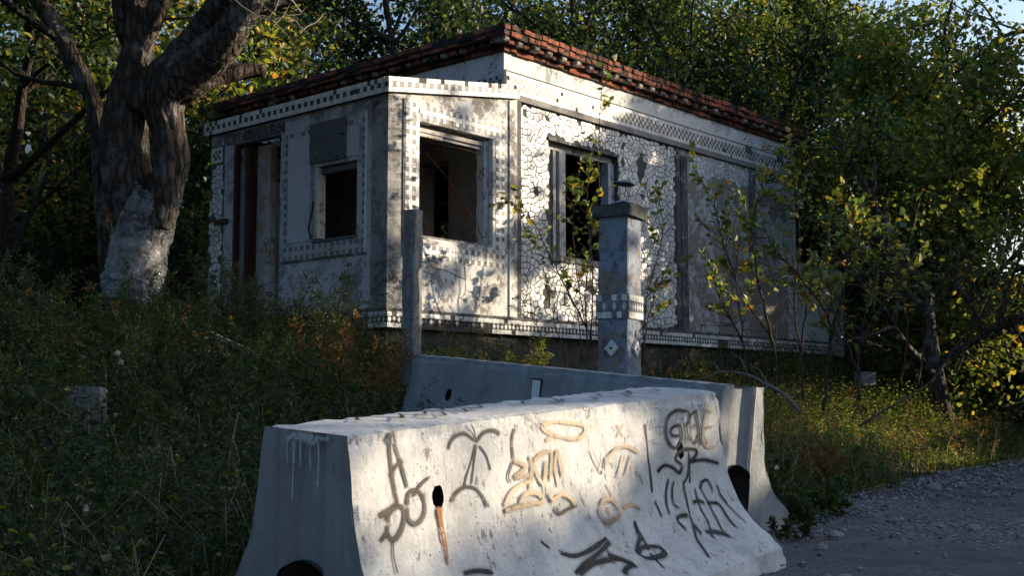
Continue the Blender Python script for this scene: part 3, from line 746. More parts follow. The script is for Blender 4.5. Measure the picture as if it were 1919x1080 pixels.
        # drain pocket: dark lining colour stands in for the shade inside
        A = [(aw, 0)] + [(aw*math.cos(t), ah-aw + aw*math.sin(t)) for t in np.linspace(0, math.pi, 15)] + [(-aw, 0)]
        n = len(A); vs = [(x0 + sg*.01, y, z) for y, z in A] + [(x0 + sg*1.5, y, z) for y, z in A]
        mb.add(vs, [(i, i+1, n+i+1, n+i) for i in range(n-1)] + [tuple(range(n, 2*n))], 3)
    mb.build('barrier_body', mats, root)
    return root
barA = make_barrier('road_barrier', [[0.6088, -0.7931, 0.0183, -0.872], [0.7909, 0.6049, -0.0928, 5.0113], [0.0625, 0.0709, 0.9955, -0.162]], 'front whitewashed concrete barrier covered in black and gold graffiti', [M_CONC, M_CONC_P, M_BLACK, M_FOUND_SHADE], 3, True)
barB = make_barrier('road_barrier', [[0.7183, 0.6896, 0.0923, -0.7509], [-0.6897, 0.7232, -0.0358, 10.3049], [-0.0914, -0.0379, 0.9951, 0.3443]], 'plain blue grey concrete barrier standing behind the graffiti one', [M_CONC_B, M_CONC_B, M_BLACK, M_FOUND_SHADE], 7, False)

def spray_mat(name, col, metal=0., rough=.6, wear=.5):
    m, nt, b = mat(name); out = nt.nodes['Material Output']
    at = nt.nodes.new('ShaderNodeAttribute'); at.attribute_name = 'fade'
    v = ocoord(nt); w = ramp(nt, mix(nt, .5, noise(nt, v, 14, 9, .8), noise(nt, v, 60, 6, .8)), [(.42, .0), (.50, 1.)])
    mu = nt.nodes.new('ShaderNodeMath'); mu.operation = 'MULTIPLY'; nt.links.new(at.outputs['Fac'], mu.inputs[0])
    mm = nt.nodes.new('ShaderNodeMath'); mm.operation = 'MULTIPLY_ADD'; nt.links.new(w, mm.inputs[0]); mm.inputs[1].default_value = wear; mm.inputs[2].default_value = 1-wear
    nt.links.new(mm.outputs[0], mu.inputs[1]); nt.links.new(mu.outputs[0], b.inputs['Alpha'])
    c = mix(nt, noise(nt, v, 12, 4), tuple(x*.7 for x in col), tuple(min(1, x*1.3) for x in col))
    nt.links.new(c, b.inputs['Base Color']); b.inputs['Roughness'].default_value = rough; b.inputs['Metallic'].default_value = metal; return m
S_BLACK = spray_mat('faded black spray paint', (.022,.020,.022), 0, .6, .25)
S_BROWN = spray_mat('thin brown black spray', (.048,.038,.034), 0, .6, .30)
S_GOLD = spray_mat('gold spray paint', (.22,.17,.12), .15, .5, .55)
S_BLUE = spray_mat('blue marker', (.05,.07,.16), 0, .5, .4)
S_RUST = spray_mat('rust streak', (.30,.125,.045), 0, .9, .85)
S_WHITE = spray_mat('white paint run', (.55,.56,.58), 0, .6, .75)
LAY = [0]
def smooth_pts(pts, step=.012):
    """Catmull-Rom through the points, resampled"""
    P = [np.array(p, float) for p in pts]
    if len(P) > 2:
        Q = [2*P[0]-P[1]] + P + [2*P[-1]-P[-2]]; out = []
        for i in range(1, len(Q)-2):
            n = max(2, int(np.linalg.norm(Q[i+1]-Q[i])/step))
            for k in range(n):
                t = k/n; out.append(.5*((2*Q[i]) + (-Q[i-1]+Q[i+1])*t + (2*Q[i-1]-5*Q[i]+4*Q[i+1]-Q[i+2])*t*t + (-Q[i-1]+3*Q[i]-3*Q[i+1]+Q[i+2])*t**3))
        out.append(P[-1]); return out
    n = max(2, int(np.linalg.norm(P[1]-P[0])/step)); return [P[0]+(P[1]-P[0])*k/n for k in range(n+1)]
def stroke(V, F, A, pts, w, at, jit=.12):
    LAY[0] += 1; off = .0035 + .00022*(LAY[0] % 40)
    P = smooth_pts(pts); n = len(P); b = len(V); ph = random.random()*9
    for i, p in enumerate(P):
        d = P[min(i+1, n-1)] - P[max(i-1, 0)]; d = d/max(np.linalg.norm(d), 1e-6); s = np.array([-d[1], d[0]])
        ww = w*(1 + jit*math.sin(i*.33+ph))
        ea = 1 if 0 < i < n-1 else .25
        for k, a in ((-1.75, 0), (-.95, .22), (-.55, .95), (0, 1), (.55, .95), (.95, .22), (1.75, 0)):
            q = p + s*k*ww/2*1.25; V.append(at(q[0], q[1], off)); A.append(a*ea)
    for i in range(n-1):
        for k in range(6): F.append((b+i*7+k, b+i*7+k+1, b+(i+1)*7+k+1, b+(i+1)*7+k))
def graffiti(strokes, m, parent, label, at=None, name='graffiti', ov=False):
    at = at or (lambda u, f, o: surf(max(.005, min(BL-.005, u)), max(.002, min(.998, f)), o))
    S = [(w*(.55 if m in (S_BLACK, S_BROWN) else .60), p, np.array(smooth_pts(p, .02))) for w, p in strokes]; grp = list(range(len(S)))
    def find(i):
        while grp[i] != i: i = grp[i]
        return i
    for i in range(len(S)):
        for j in range(i):
            d = np.linalg.norm(S[i][2][:, None] - S[j][2][None], axis=2).min()
            if d < (S[i][0] + S[j][0])*.6: grp[find(i)] = find(j)
    for g in sorted(set(find(i) for i in range(len(S)))):     # one part for each figure that hangs together
        V, F, A = [], [], []
        for i in range(len(S)):
            if find(i) == g: stroke(V, F, A, S[i][1], S[i][0], at)
        me = bpy.data.meshes.new(name); me.from_pydata([tuple(v) for v in V], [], F); me.materials.append(m)
        a = me.attributes.new('fade', 'FLOAT', 'POINT'); a.data.foreach_set('value', A)
        tag(link(name, me, parent), label)
WK = .56
k3 = .035
graffiti([(.042, [(0.249,0.000),(0.232,0.068),(0.233,0.155),(0.240,0.242),(0.257,0.303)]), (.034, [(0.260,0.000),(0.274,0.086),(0.299,0.162),(0.321,0.245)]), (.034, [(0.238,0.164),(0.268,0.142),(0.309,0.125)]),
          (.036, [(0.309,0.317),(0.326,0.268),(0.366,0.255),(0.408,0.285),(0.417,0.338),(0.390,0.378),(0.340,0.393),(0.309,0.367),(0.309,0.317)]), (.042, [(0.181,0.367),(0.199,0.331),(0.241,0.308),(0.281,0.320),(0.283,0.363),(0.251,0.409),(0.203,0.436),(0.175,0.412),(0.178,0.370)]),
          (.045, [(0.131,0.334),(0.174,0.326),(0.218,0.315),(0.258,0.297)]), (.022, [(0.352,0.285),(0.377,0.259),(0.407,0.237),(0.467,0.210)]), (.03, [(0.172,0.408),(0.150,0.415),(0.125,0.435)]), (.014, [(0.197,0.440),(0.187,0.504),(0.178,0.566)])],
         S_BROWN, barA, 'long brown looping spray doodle at the left end')
graffiti([(.028, [(0.596,0.113),(0.620,0.077),(0.666,0.054),(0.722,0.051),(0.784,0.088)]), (.032, [(0.975,0.076),(0.925,0.054),(0.860,0.056),(0.811,0.082),(0.789,0.098)]), (.016, [(0.765,0.011),(0.787,0.049),(0.787,0.096)]), (.020, [(0.784,0.100),(0.755,0.156),(0.712,0.222),(0.682,0.284)]), (.020, [(0.794,0.104),(0.762,0.180),(0.735,0.279)]),
          (.022, [(0.806,0.110),(0.850,0.157),(0.879,0.232)]), (.030, [(0.590,0.338),(0.627,0.301),(0.690,0.282),(0.757,0.297),(0.804,0.342),(0.824,0.391)])], S_BROWN, barA, 'brown palm tree outline')
graffiti([(.026, [(1.083,0.052),(1.051,0.120),(1.052,0.202)]), (.020, [(1.050,0.202),(1.003,0.270),(1.023,0.305)]), (.034, [(0.940,0.422),(0.995,0.414),(1.052,0.405)]), (.034, [(1.331,0.450),(1.358,0.487),(1.436,0.476),(1.517,0.465)]), (.018, [(1.274,0.342),(1.272,0.376),(1.254,0.411)])], S_BROWN, barA, 'brown black smears under the gold letters')
graffiti([(.034, [(1.299,0.061),(1.420,0.051),(1.646,0.086),(1.663,0.121),(1.570,0.151),(1.378,0.110),(1.303,0.079),(1.299,0.057)]), (.03, [(1.376,0.123),(1.337,0.130),(1.311,0.139)]), (.034, [(1.050,0.202),(1.134,0.243),(1.040,0.282)]), (.034, [(1.053,0.284),(1.122,0.284),(1.179,0.282)]), (.034, [(1.176,0.189),(1.189,0.258),(1.156,0.353)]),
          (.034, [(1.203,0.226),(1.269,0.194),(1.350,0.194),(1.344,0.257),(1.328,0.332)]), (.034, [(1.210,0.235),(1.228,0.287),(1.268,0.338),(1.304,0.228)]), (.03, [(1.399,0.184),(1.375,0.269),(1.390,0.365)]), (.03, [(1.402,0.184),(1.424,0.257),(1.430,0.327)]), (.034, [(0.945,0.399),(1.014,0.344),(1.103,0.318),(1.189,0.308)]),
          (.036, [(1.063,0.415),(1.094,0.374),(1.174,0.365),(1.238,0.392),(1.245,0.420),(1.175,0.415),(1.063,0.415),(0.940,0.422)]), (.036, [(1.315,0.377),(1.318,0.419),(1.397,0.403),(1.466,0.429),(1.502,0.472)]), (.026, [(1.856,0.261),(1.938,0.233),(2.043,0.233),(2.154,0.278)]), (.02, [(2.004,0.262),(1.966,0.323),(1.920,0.382)]), (.02, [(2.073,0.273),(2.042,0.321),(1.991,0.380)]),
          (.018, [(1.705,0.215),(1.745,0.281),(1.797,0.341),(1.847,0.265),(1.832,0.381)]), (.034, [(1.707,0.499),(1.747,0.473),(1.820,0.482),(1.869,0.528),(1.850,0.564),(1.722,0.579),(1.686,0.543),(1.707,0.499)]), (.03, [(1.778,0.508),(1.761,0.553)]), (.03, [(1.909,0.533),(2.000,0.529),(2.066,0.557)]), (.02, [(1.813,0.396),(1.846,0.454),(1.843,0.507)])], S_GOLD, barA, 'gold bubble letters across the middle')
graffiti([(.02, [(1.960,0.109),(2.016,0.181)]), (.02, [(2.033,0.110),(1.947,0.174)])], S_GOLD, barA, 'small gold cross')
graffiti([(.028, [(2.249,0.122),(2.251,0.259),(2.245,0.399),(2.232,0.497)]), (.03, [(2.227,0.535),(2.229,0.574),(2.235,0.622)]), (.036, [(2.317,0.395),(2.408,0.368),(2.493,0.390),(2.556,0.423),(2.595,0.385),(2.540,0.349),(2.619,0.306),(2.791,0.320),(2.759,0.358),(2.693,0.375),(2.858,0.383),(3.034,0.422)]), (.024, [(2.701,0.322),(2.648,0.496)]), (.024, [(2.683,0.384),(2.636,0.452),(2.570,0.489)]),
          (.026, [(2.428,0.440),(2.333,0.558),(2.318,0.623)]), (.022, [(2.480,0.458),(2.398,0.566),(2.440,0.602)]), (.022, [(2.583,0.478),(2.545,0.574),(2.492,0.684),(2.339,0.828)]), (.036, [(2.497,0.645),(2.407,0.640),(2.365,0.658),(2.391,0.707)]), (.022, [(2.684,0.520),(2.658,0.598),(2.649,0.694),(2.566,0.774)]), (.03, [(2.597,0.592),(2.665,0.591),(2.724,0.611)]),
          (.028, [(2.732,0.541),(2.784,0.503),(2.858,0.502),(2.867,0.562)]), (.022, [(2.744,0.537),(2.765,0.652),(2.708,0.785)]), (.022, [(2.939,0.539),(2.933,0.590),(2.966,0.641)]), (.032, [(2.747,0.611),(2.872,0.637),(2.873,0.723),(2.885,0.764)]), (.02, [(2.925,0.579),(2.971,0.667),(3.020,0.756)]), (.036, [(2.551,0.738),(2.656,0.753),(2.731,0.780)]), (.04, [(2.492,0.684),(2.501,0.731),(2.506,0.741)])], S_BLACK, barA, 'black spray lettering at the right end')
graffiti([(.03, [(2.708,0.096),(2.621,0.077),(2.512,0.105),(2.462,0.174),(2.477,0.244),(2.554,0.287),(2.624,0.241),(2.622,0.168),(2.536,0.170),(2.519,0.208),(2.612,0.224)]), (.022, [(2.651,0.115),(2.664,0.202),(2.669,0.273)]), (.022, [(2.661,0.089),(2.731,0.091),(2.740,0.143),(2.689,0.182),(2.731,0.266)]), (.022, [(2.792,0.098),(2.740,0.143),(2.736,0.240),(2.789,0.279),(2.841,0.205),(2.828,0.117),(2.792,0.098)]), (.014, [(2.765,0.167),(2.796,0.202)]), (.014, [(2.803,0.168),(2.761,0.199)]),
          (.022, [(2.823,0.082),(2.834,0.194),(2.846,0.302)]), (.022, [(2.846,0.302),(2.874,0.197),(2.913,0.086)])], S_BROWN, barA, 'brown black word GROVE near the upper right corner')
graffiti([(.026, [(3.021,0.122),(2.954,0.109),(2.893,0.199),(2.900,0.309),(3.032,0.319)]), (.02, [(2.909,0.209),(2.977,0.197),(3.017,0.209)])], S_GOLD, barA, 'gold letter E ending the word GROVE')
graffiti([(.008, [(2.347,0.044),(2.399,0.056),(2.442,0.085)]), (.008, [(2.428,0.039),(2.433,0.068)]), (.008, [(2.270,0.164),(2.306,0.109),(2.320,0.163),(2.348,0.101),(2.349,0.196)]), (.008, [(2.391,0.107),(2.369,0.198)]), (.008, [(2.357,0.150),(2.401,0.154)]), (.008, [(2.441,0.121),(2.403,0.144),(2.435,0.172),(2.389,0.200)]), (.008, [(2.283,0.206),(2.318,0.237),(2.361,0.245)]), (.008, [(2.343,0.211),(2.307,0.231)])], S_BLUE, barA, 'thin blue marker tag MHS')
graffiti([(.026, [(1.968,0.600),(1.965,0.676),(1.928,0.764),(1.905,0.813)]), (.034, [(1.955,0.677),(1.879,0.707),(1.829,0.738)]), (.036, [(1.824,0.737),(1.917,0.721),(2.042,0.739),(2.067,0.765)]), (.03, [(1.847,0.738),(1.872,0.764),(2.005,0.770),(2.067,0.759)])], S_BLACK, barA, 'black ringed letter A low on the face')
graffiti([(.022, [(1.143,0.580),(1.197,0.623)]), (.034, [(1.246,0.646),(1.350,0.677),(1.513,0.670),(1.672,0.644)]), (.034, [(1.683,0.663),(1.526,0.695),(1.373,0.718),(1.266,0.742)]), (.036, [(1.291,0.746),(1.471,0.725),(1.647,0.736),(1.737,0.771)]), (.036, [(1.593,0.705),(1.665,0.735),(1.737,0.771)]), (.03, [(1.589,0.788),(1.655,0.773),(1.737,0.771)]), (.03, [(1.968,0.602),(1.939,0.674)]), (.036, [(0.555,0.627),(0.638,0.629),(0.725,0.648),(0.737,0.661)])], S_BLACK, barA, 'broad black spray arrow along the foot')
graffiti([(.030, [(0.501,0.342),(0.497,0.408),(0.497,0.467)]), (.018, [(0.512,0.343),(0.509,0.424),(0.513,0.499),(0.487,0.565)]), (.022, [(0.494,0.452),(0.496,0.517),(0.479,0.585)]), (.026, [(0.496,0.341),(0.494,0.370),(0.496,0.393)])], S_RUST, barA, 'orange rust streak below the left lifting hole', name='rust_streak')
topat = lambda u, y, o: Vector((u, y, BH + o + .006))
gt = []
for u0 in (.35, .55, .75, .95, 1.5, 1.75, 2.2, 2.5):
    y0 = random.uniform(-.1, .1)
    gt.append((.03, [(u0, y0), (u0+.12, y0+.09), (u0+.22, y0-.05), (u0+.34, y0+.06)]))
graffiti(gt, S_BLACK, barA, 'black scrawl along the top', at=topat)
endat = lambda y, z, o: Vector((-o*.4 - .004, y, z))
gt = []
for k in range(8):
    y = -.08 + .03*k + random.uniform(-.012, .012); L_ = random.choice((.05, .08, .13, .20, .27)); gt.append((random.uniform(.006, .014), [(y, .975), (y+random.uniform(-.005, .005), .975-L_*.5), (y+random.uniform(-.004, .004), .975-L_)]))
for k in range(7): y = random.uniform(-.13, .16); gt.append((random.uniform(.02, .05), [(y-.04, .985), (y, .98-random.uniform(0, .03)), (y+.045, .985)]))
graffiti(gt, S_WHITE, barA, 'white paint runs on the end', at=endat, name='paint_drip')
# reflector plate on the far barrier
P0 = surf(1.35, .19, 0)
mb = MB(); mb.box((1.42, P0.y-.014, .72), (1.515, P0.y-.002, .905)); o = mb.build('reflector_plate', M_DARKTIN, barB)
mb = MB(); mb.box((1.430, P0.y-.018, .725), (1.510, P0.y-.0145, .893)); mb.build('reflector_face', M_SIGNW, o)
# ------------------------------------------------------------ gate column, concrete post and what hangs on them
def box_bm(mb, lo, hi, n=(1,1,1)): mb.box(lo, hi)
CX, CY = 1.055, 11.85; cz = float(hgt(CX, CY)) - .2
colm = empty('gate_column', (CX, CY, cz), R_(59), 'patchy blue grey plastered gate column with a tile band and moss covered cap', 'column')
colm.rotation_euler = (R_(0.4), R_(.8), R_(59))
ch_ = 2.80 - cz - .02
def rough_prism(w, z0, z1, nseg, seed, amp, taper=0.0, n=10):
    """square shaft with worn arrises and an uneven plaster skin"""
    V, F = [], []; ring = []
    for k in range(4):
        a, b = [(-1,-1),(1,-1),(1,1),(-1,1)][k], [(1,-1),(1,1),(-1,1),(-1,-1)][k]
        for i in range(n): t = i/n; ring.append((a[0]+(b[0]-a[0])*t, a[1]+(b[1]-a[1])*t, i == 0))
    for s in range(nseg+1):
        z = z0 + (z1-z0)*s/nseg; h = w/2*(1 - taper*s/nseg)
        for (x, y, c) in ring:
            p = Vector((x*h, y*h, z)); d = mnoise.noise(p*7 + Vector((seed, 0, 0)))*amp + mnoise.noise(p*22)*amp*.4
            if c: d -= abs(mnoise.noise(p*9))*amp*2.2 + .004
            V.append((p.x*(1+d/h), p.y*(1+d/h), z))
    m = len(ring)
    for s in range(nseg):
        for i in range(m): F.append((s*m+i, s*m+(i+1) % m, (s+1)*m+(i+1) % m, (s+1)*m+i))
    F.append(tuple(nseg*m+i for i in range(m)))
    mb = MB(); mb.add(V, F); return mb
W_ = .335
rough_prism(W_, 0, ch_, 60, 3, .006, .02).build('shaft', M_COLUMN, colm)
cp = MB(); cap = rough_prism(W_+.085, 0, .12, 8, 9, .012, -.05, 12); V2 = [(x, y, z + ch_) for x, y, z in cap.v]; cp.add(V2, cap.f); cp.add([(x*.99, y*.99, ch_) for x, y, z in cap.v[:48]], [tuple(range(47, -1, -1))])
cp.build('cap', M_CAP, colm)
zb = ch_ - 1.62 + .20
TC = Tiles(); h = W_/2*.985
bandz = 1.88 - cz
for ax, pl in (('x', -h-.012), ('y', -h-.012)):
    out = -1
    for i in range(6):
        u = -h + (i+.5)*2*h/6
        sp = ax == 'x'
        if not (sp and miss(.5)): TC.put(ax, pl, out, u, bandz+.085, .055, .065, 0)
        if not (sp and miss(.4)): TC.put(ax, pl, out, u, bandz-.085, .055, .065, 0)
        if not sp or i % 2 == 0: TC.poly(ax, pl, out, [(u-.026, bandz), (u, bandz-.045), (u+.026, bandz), (u, bandz+.045)], 0, .008)
TC.build(colm)
mb = MB(); mb.box((-h-.012, -h-.012, bandz-.125), (h+.012, h+.012, bandz+.125)); mb.build('band_bed', m_peeling('blue band bed', (.22,.24,.28), (.22,.17,.14), .45, .55, 3, 3), colm)
dz = 1.465 - cz
for ax, pl in (('x', -h-.004), ('y', -h-.004)):
    f_ = (lambda u, z, d: (u, pl-d, z)) if ax == 'y' else (lambda u, z, d: (pl-d, u, z))
    c = [(-.074, dz), (.0, dz-.082), (.074, dz), (0, dz+.082)]; mb = MB()
    mb.add([f_(u, z, .022) for u, z in c] + [f_(u, z, 0) for u, z in c], [(0,1,2,3)] + [(i, (i+1) % 4, 4+(i+1) % 4, 4+i) for i in range(4)])
    o = mb.build('diamond_plaque', M_TILE_W, colm)
    mb = MB(); g = .003
    for cu, cz_ in ((0, dz+.040),(.036, dz),(0, dz-.040),(-.036, dz)):
        q = [(cu-.034, cz_), (cu, cz_-.038), (cu+.034, cz_), (cu, cz_+.038)]
        mb.add([f_(u, z, .028) for u, z in q] + [f_(u, z, .0222) for u, z in q], [(0,1,2,3)] + [(i, (i+1) % 4, 4+(i+1) % 4, 4+i) for i in range(4)])
    mb.build('plaque_tile', M_TILE_W, o)
    mb = MB(); mb.tube([f_(0, dz, .0285), f_(0, dz, .032)], .013, 8); mb.build('fixing_hole', M_BLACK, o)
# bent lamp cage lying askew on the cap
ctop = cz + ch_ + .13
lamp = empty('lamp_cage', (CX+.05, CY, ctop+.012), .1, 'bent cage of a broken lamp with two tin plates on the column cap', 'lamp')
def disc(z, rx, ry, th, tilt, wave, off=(0,0)):
    mb = MB(); n = 24; vs = []
    for k, zz in ((1, th), (1, 0)):
        for i in range(n):
            a = 2*math.pi*i/n; x, y = rx*math.cos(a), ry*math.sin(a)
            vs.append((x+off[0], y+off[1], z + zz + x*tilt + wave*math.sin(3*a)))
    mb.add(vs, [tuple(range(n)), tuple(range(2*n-1, n-1, -1))] + [(n+i, n+(i+1) % n, (i+1) % n, i) for i in range(n)]); return mb
b_ = disc(.0, .105, .09, .014, .02, .006); b_.build('base_plate', M_DARKTIN, lamp)
disc(.016, .098, .08, .016, .03, .010).build('base_cover', M_TINW, lamp)
disc(.205, .115, .075, .012, -.10, .004, (.025, 0)).build('top_plate', M_DARKTIN, lamp)
disc(.219, .095, .065, .018, -.10, .008, (.05, 0)).build('top_cover', M_TINW, lamp)
for a in (0.3, 1.2, 2.2, 3.3, 4.2, 5.3):
    mb = MB(); mb.tube([(.07*math.cos(a), .055*math.sin(a), .02), (.08*math.cos(a)+.01, .05*math.sin(a), .11), (.075*math.cos(a)+.03, .05*math.sin(a), .205)], .0035, 5); mb.build('rod', M_DARKTIN, lamp)

QX, QY = -.985, 11.5; qz = float(hgt(QX, QY)) - .25
post = empty('concrete_post', (QX, QY, qz), R_(59), 'narrow weathered concrete post in front of the porch corner', 'post')
post.rotation_euler = (R_(.2), R_(.5), R_(60))
mb = rough_prism(.150, 0, 2.81-qz, 50, 5, .007, .02); mb.build('shaft', M_POST, post)
mb = MB()
for z in (2.3-qz, 1.55-qz, 1.0-qz): mb.tube([(.072, 0, z), (.09, .01, z+.012), (.09, .03, z), (.074, .035, z-.01)], .004, 5)
mb.build('wire_loop', M_WIRE, post)
def barbed(pts, label):
    root = empty('barbed_wire', pts[0], 0, label, 'wire', 'strands of barbed wire'); p0 = Vector(pts[0])
    P = [Vector(q) - p0 for q in smooth_pts(pts, .05)]
    mb = MB(); mb.tube(P, .0035, 4); mb.build('strand', M_WIRE, root)
    mb = MB()
    for q in P[2::3]:
        for k in range(2):
            d = Vector((random.gauss(0,1), random.gauss(0,1), random.gauss(0,1))).normalized()*.022; mb.tube([q-d, q+d], .0025, 3)
    tag(mb.build('barb', M_WIRE, root), kind='stuff')
barbed([(-0.85,11.50,2.40), (-0.81,12.00,2.31), (-0.71,12.60,2.34), (-0.61,13.00,2.32), (-0.53,13.50,2.33)], 'barbed wire sagging from the narrow post under the porch window')
barbed([(-0.53,13.50,2.33), (-0.57,14.00,2.60), (-0.53,13.40,2.19), (-0.58,13.20,2.09)], 'short hanging tail of barbed wire below the window tiles')
barbed([(-1.10,14.20,4.11), (-0.85,14.30,4.07), (-0.61,14.50,4.06), (-0.37,15.00,4.09)], 'barbed wire across the top of the dark porch window')
barbed([(-1.10,14.10,4.00), (-0.94,14.20,3.83), (-0.72,14.40,3.57), (-0.52,14.50,3.25), (-0.37,14.60,2.96)], 'long barbed wire crossing the porch window diagonally')
barbed([(-0.57,14.40,3.73), (-0.53,14.40,3.60), (-0.47,14.50,3.39), (-0.42,14.60,3.10), (-0.37,14.60,2.96)], 'barbed wire hanging down the right of the porch window')
barbed([(-1.09,13.90,2.83), (-1.04,11.60,2.11), (-1.24,12.20,2.25), (-1.48,12.60,2.12)], 'thorny wire left of the narrow post against the porch corner')

# ------------------------------------------------------------ trees
def rot_dir(d, ang, az):
    d = d.normalized(); a = d.cross(Vector((.13, .27, .95)))
    if a.length < .05: a = d.cross(Vector((1, 0, 0)))
    a.normalize(); b = d.cross(a); s = math.sin(ang)
    return (d*math.cos(ang) + (a*math.cos(az) + b*math.sin(az))*s).normalized()
def grow(mb, tips, p, d, L, r, lvl, mx, wob=.16, up=.06, sides=6, kids=(3, 5), spread=(.5, 1.05), drop=.0):
    n = 6 if lvl == 0 else 4; pts = [p.copy()]; rad = [r]; dirs = [d.copy()]
    for i in range(n):
        d = (d + Vector((random.gauss(0, wob), random.gauss(0, wob), random.gauss(0, wob)*.7 + up - drop*lvl))).normalized()
        p = p + d*(L/n); pts.append(p.copy()); rad.append(r*(1 - .55*(i+1)/n) if lvl < mx else r*(1 - .85*(i+1)/n)); dirs.append(d.copy())
    mb.tube(pts, rad, max(3, sides - lvl), cap=lvl == 0)
    if lvl >= mx:
        tips.extend([(q, e) for q, e in zip(pts[1:], dirs[1:])]); return
    if lvl == mx-1: tips.extend([(q, e) for q, e in zip(pts[3:], dirs[3:])])
    k = random.randint(*kids); az = random.random()*6.28
    for c in range(k):
        t = 1.0 if c == 0 else random.uniform(.45, .95); i = t*n; j = min(n-1, int(i)); f = i-j
        q = pts[j].lerp(pts[j+1], f); az += 2.4 + random.gauss(0, .3)
        ang = random.uniform(.1, .4) if c == 0 else random.uniform(*spread)
        grow(mb, tips, q, rot_dir(dirs[j], ang, az), L*random.uniform(.58, .80), max(.006, r*(.60 if c == 0 else .45)), lvl+1, mx, wob, up, sides, kids, spread, drop)
def scatter(tips, n, sig, size, keep=None):
    P = np.array([t[0][:] for t in tips]); D = np.array([t[1][:] for t in tips]); i = rng.integers(0, len(P), n)
    # uneven clumps: some twigs bare, some dense
    w = rng.gamma(.38, 1., len(P)); i = rng.choice(len(P), n, p=w/w.sum())
    q = P[i] + rng.normal(0, sig, (n, 3)); d = D[i]*.5 + rng.normal(0, .7, (n, 3)) + np.array([0, 0, -.35])
    s = size*rng.uniform(.6, 1.25, n)
    if keep is not None: k = keep(q); q, d, s = q[k], d[k], s[k]
    return q, d, s
def tree(name, x, y, H, r, nl, leafm, label, cat='tree', group=None, lean=(0, 0), size=.13, sig=.30, mx=3, first=.34, bark=None, kids=(3, 5), spread=(.5, 1.05), sides=9, keep=None, shape='leaf', up=.06, drop=0.):
    root = empty(name, ground_pt(x, y, -.1), 0, label, cat, group)
    mb = MB(); tips = []
    grow(mb, tips, Vector((0, 0, 0)), Vector((lean[0], lean[1], 1)).normalized(), H*first, r, 0, mx, .10, up, sides, kids, spread, drop)
    mb.build('trunk', bark or M_BARK2, root, smooth=True)
    kp = (lambda q: keep(q + np.array(root.location))) if keep else None
    q, d, s = scatter(tips, nl, sig, size, kp)
    leaf_mesh('crown', q, d, s, leafm, root, shape=shape); return root
BGROUP = 'trees in the wood behind the house'
bg = [  # x, y, height, trunk, leaves, material, label
 (-7.6, 18.2, 9.5, .17, 4200, L_DARK, 'dark leafy tree close behind the wrapped trunk'),
 (-9.8, 21.5, 11., .20, 4600, L_GREEN, 'tall green tree at the far left of the wood'),
 (-6.2, 23.0, 11., .18, 5200, L_YELLOW, 'yellow green tree glowing left of the porch roof'),
 (-11.8, 26.0, 12., .22, 4800, L_DARK, 'dark tree deep in the wood at far left'),
 (-8.0, 28.5, 13., .22, 5200, L_YELLOW, 'yellowing tree deep in the wood beyond the wrapped tree'),
 (-4.6, 26.0, 11.5, .20, 5200, L_YELLOW, 'yellow green tree rising behind the low end of the brick eave'),
 (-2.3, 27.0, 12., .21, 5800, L_DARK, 'dense dark tree above the middle of the front eave'),
 (-.2, 30.0, 12.5, .22, 5600, L_GREEN, 'green tree behind the highest roof corner'),
 (2.4, 29.5, 12., .22, 5600, L_GREEN, 'tree with green crown right of the highest roof corner'),
 (4.6, 27.5, 12.5, .24, 6200, L_DARK, 'broad dark green tree over the middle of the long eave'),
 (7.2, 28.0, 12., .22, 5800, L_GREEN, 'green tree behind the far end of the brick eave'),
 (6.9, 23.6, 8.6, .17, 6200, L_GREEN, 'leafy green tree leaning in over the far end of the roof'),
 (8.6, 25.0, 10.5, .20, 5200, L_GREEN, 'leafy tree just right of the far building corner'),
 (10.6, 27.5, 11.5, .2, 4600, L_YELLOW, 'yellow green tree at the right edge of the wood'),
 (11.6, 32.0, 11., .2, 4200, L_YELLOW, 'small yellow tree under the open sky at upper right'),
 (5.5, 34.0, 13., .22, 4800, L_YELLOW, 'yellow tree far behind the long roof'),
 (1.2, 35.0, 15.5, .26, 6500, L_DARK, 'tallest dark tree behind the middle of the roof'),
 (8.6, 36.0, 15., .26, 6500, L_GREEN, 'tall green tree far behind the right end of the roof'),
 (-5.5, 33.5, 15., .26, 6500, L_GREEN, 'tall green tree far behind the porch'),
 (3.4, 24.9+6.5, 13.5, .24, 6000, L_DARK, 'dark tree filling the gap above the long eave'),
 (8.6, 31.5, 14.5, .24, 6000, L_GREEN, 'tall green tree closing the canopy right of the roof end'),
 (-11.5, 34., 14., .24, 5000, L_DARK, 'tall dark tree far back at left'),
]
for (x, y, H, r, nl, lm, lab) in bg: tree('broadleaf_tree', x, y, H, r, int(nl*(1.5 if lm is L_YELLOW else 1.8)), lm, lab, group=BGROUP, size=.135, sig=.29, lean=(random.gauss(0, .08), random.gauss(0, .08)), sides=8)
# leaning tree at the right with a dark crooked trunk
tree('leaning_tree', 7.05, 19.6, 8.2, .19, 9500, L_GREEN, 'crooked dark tree leaning over the grass at the right', size=.095, sig=.36, lean=(.10, .02), first=.30, bark=M_BARK, spread=(.6, 1.25), up=.02, keep=lambda q: q[:, 2] > 3.5 + .5*np.sin(q[:, 0]*3))
tree('bare_branched_tree', 9.3, 20.6, 6.2, .10, 1500, L_YELLOW, 'half bare tree with tangled dry branches at the right edge', size=.10, sig=.25, lean=(-.1, .0), first=.30, kids=(4, 6), spread=(.6, 1.3), up=0)

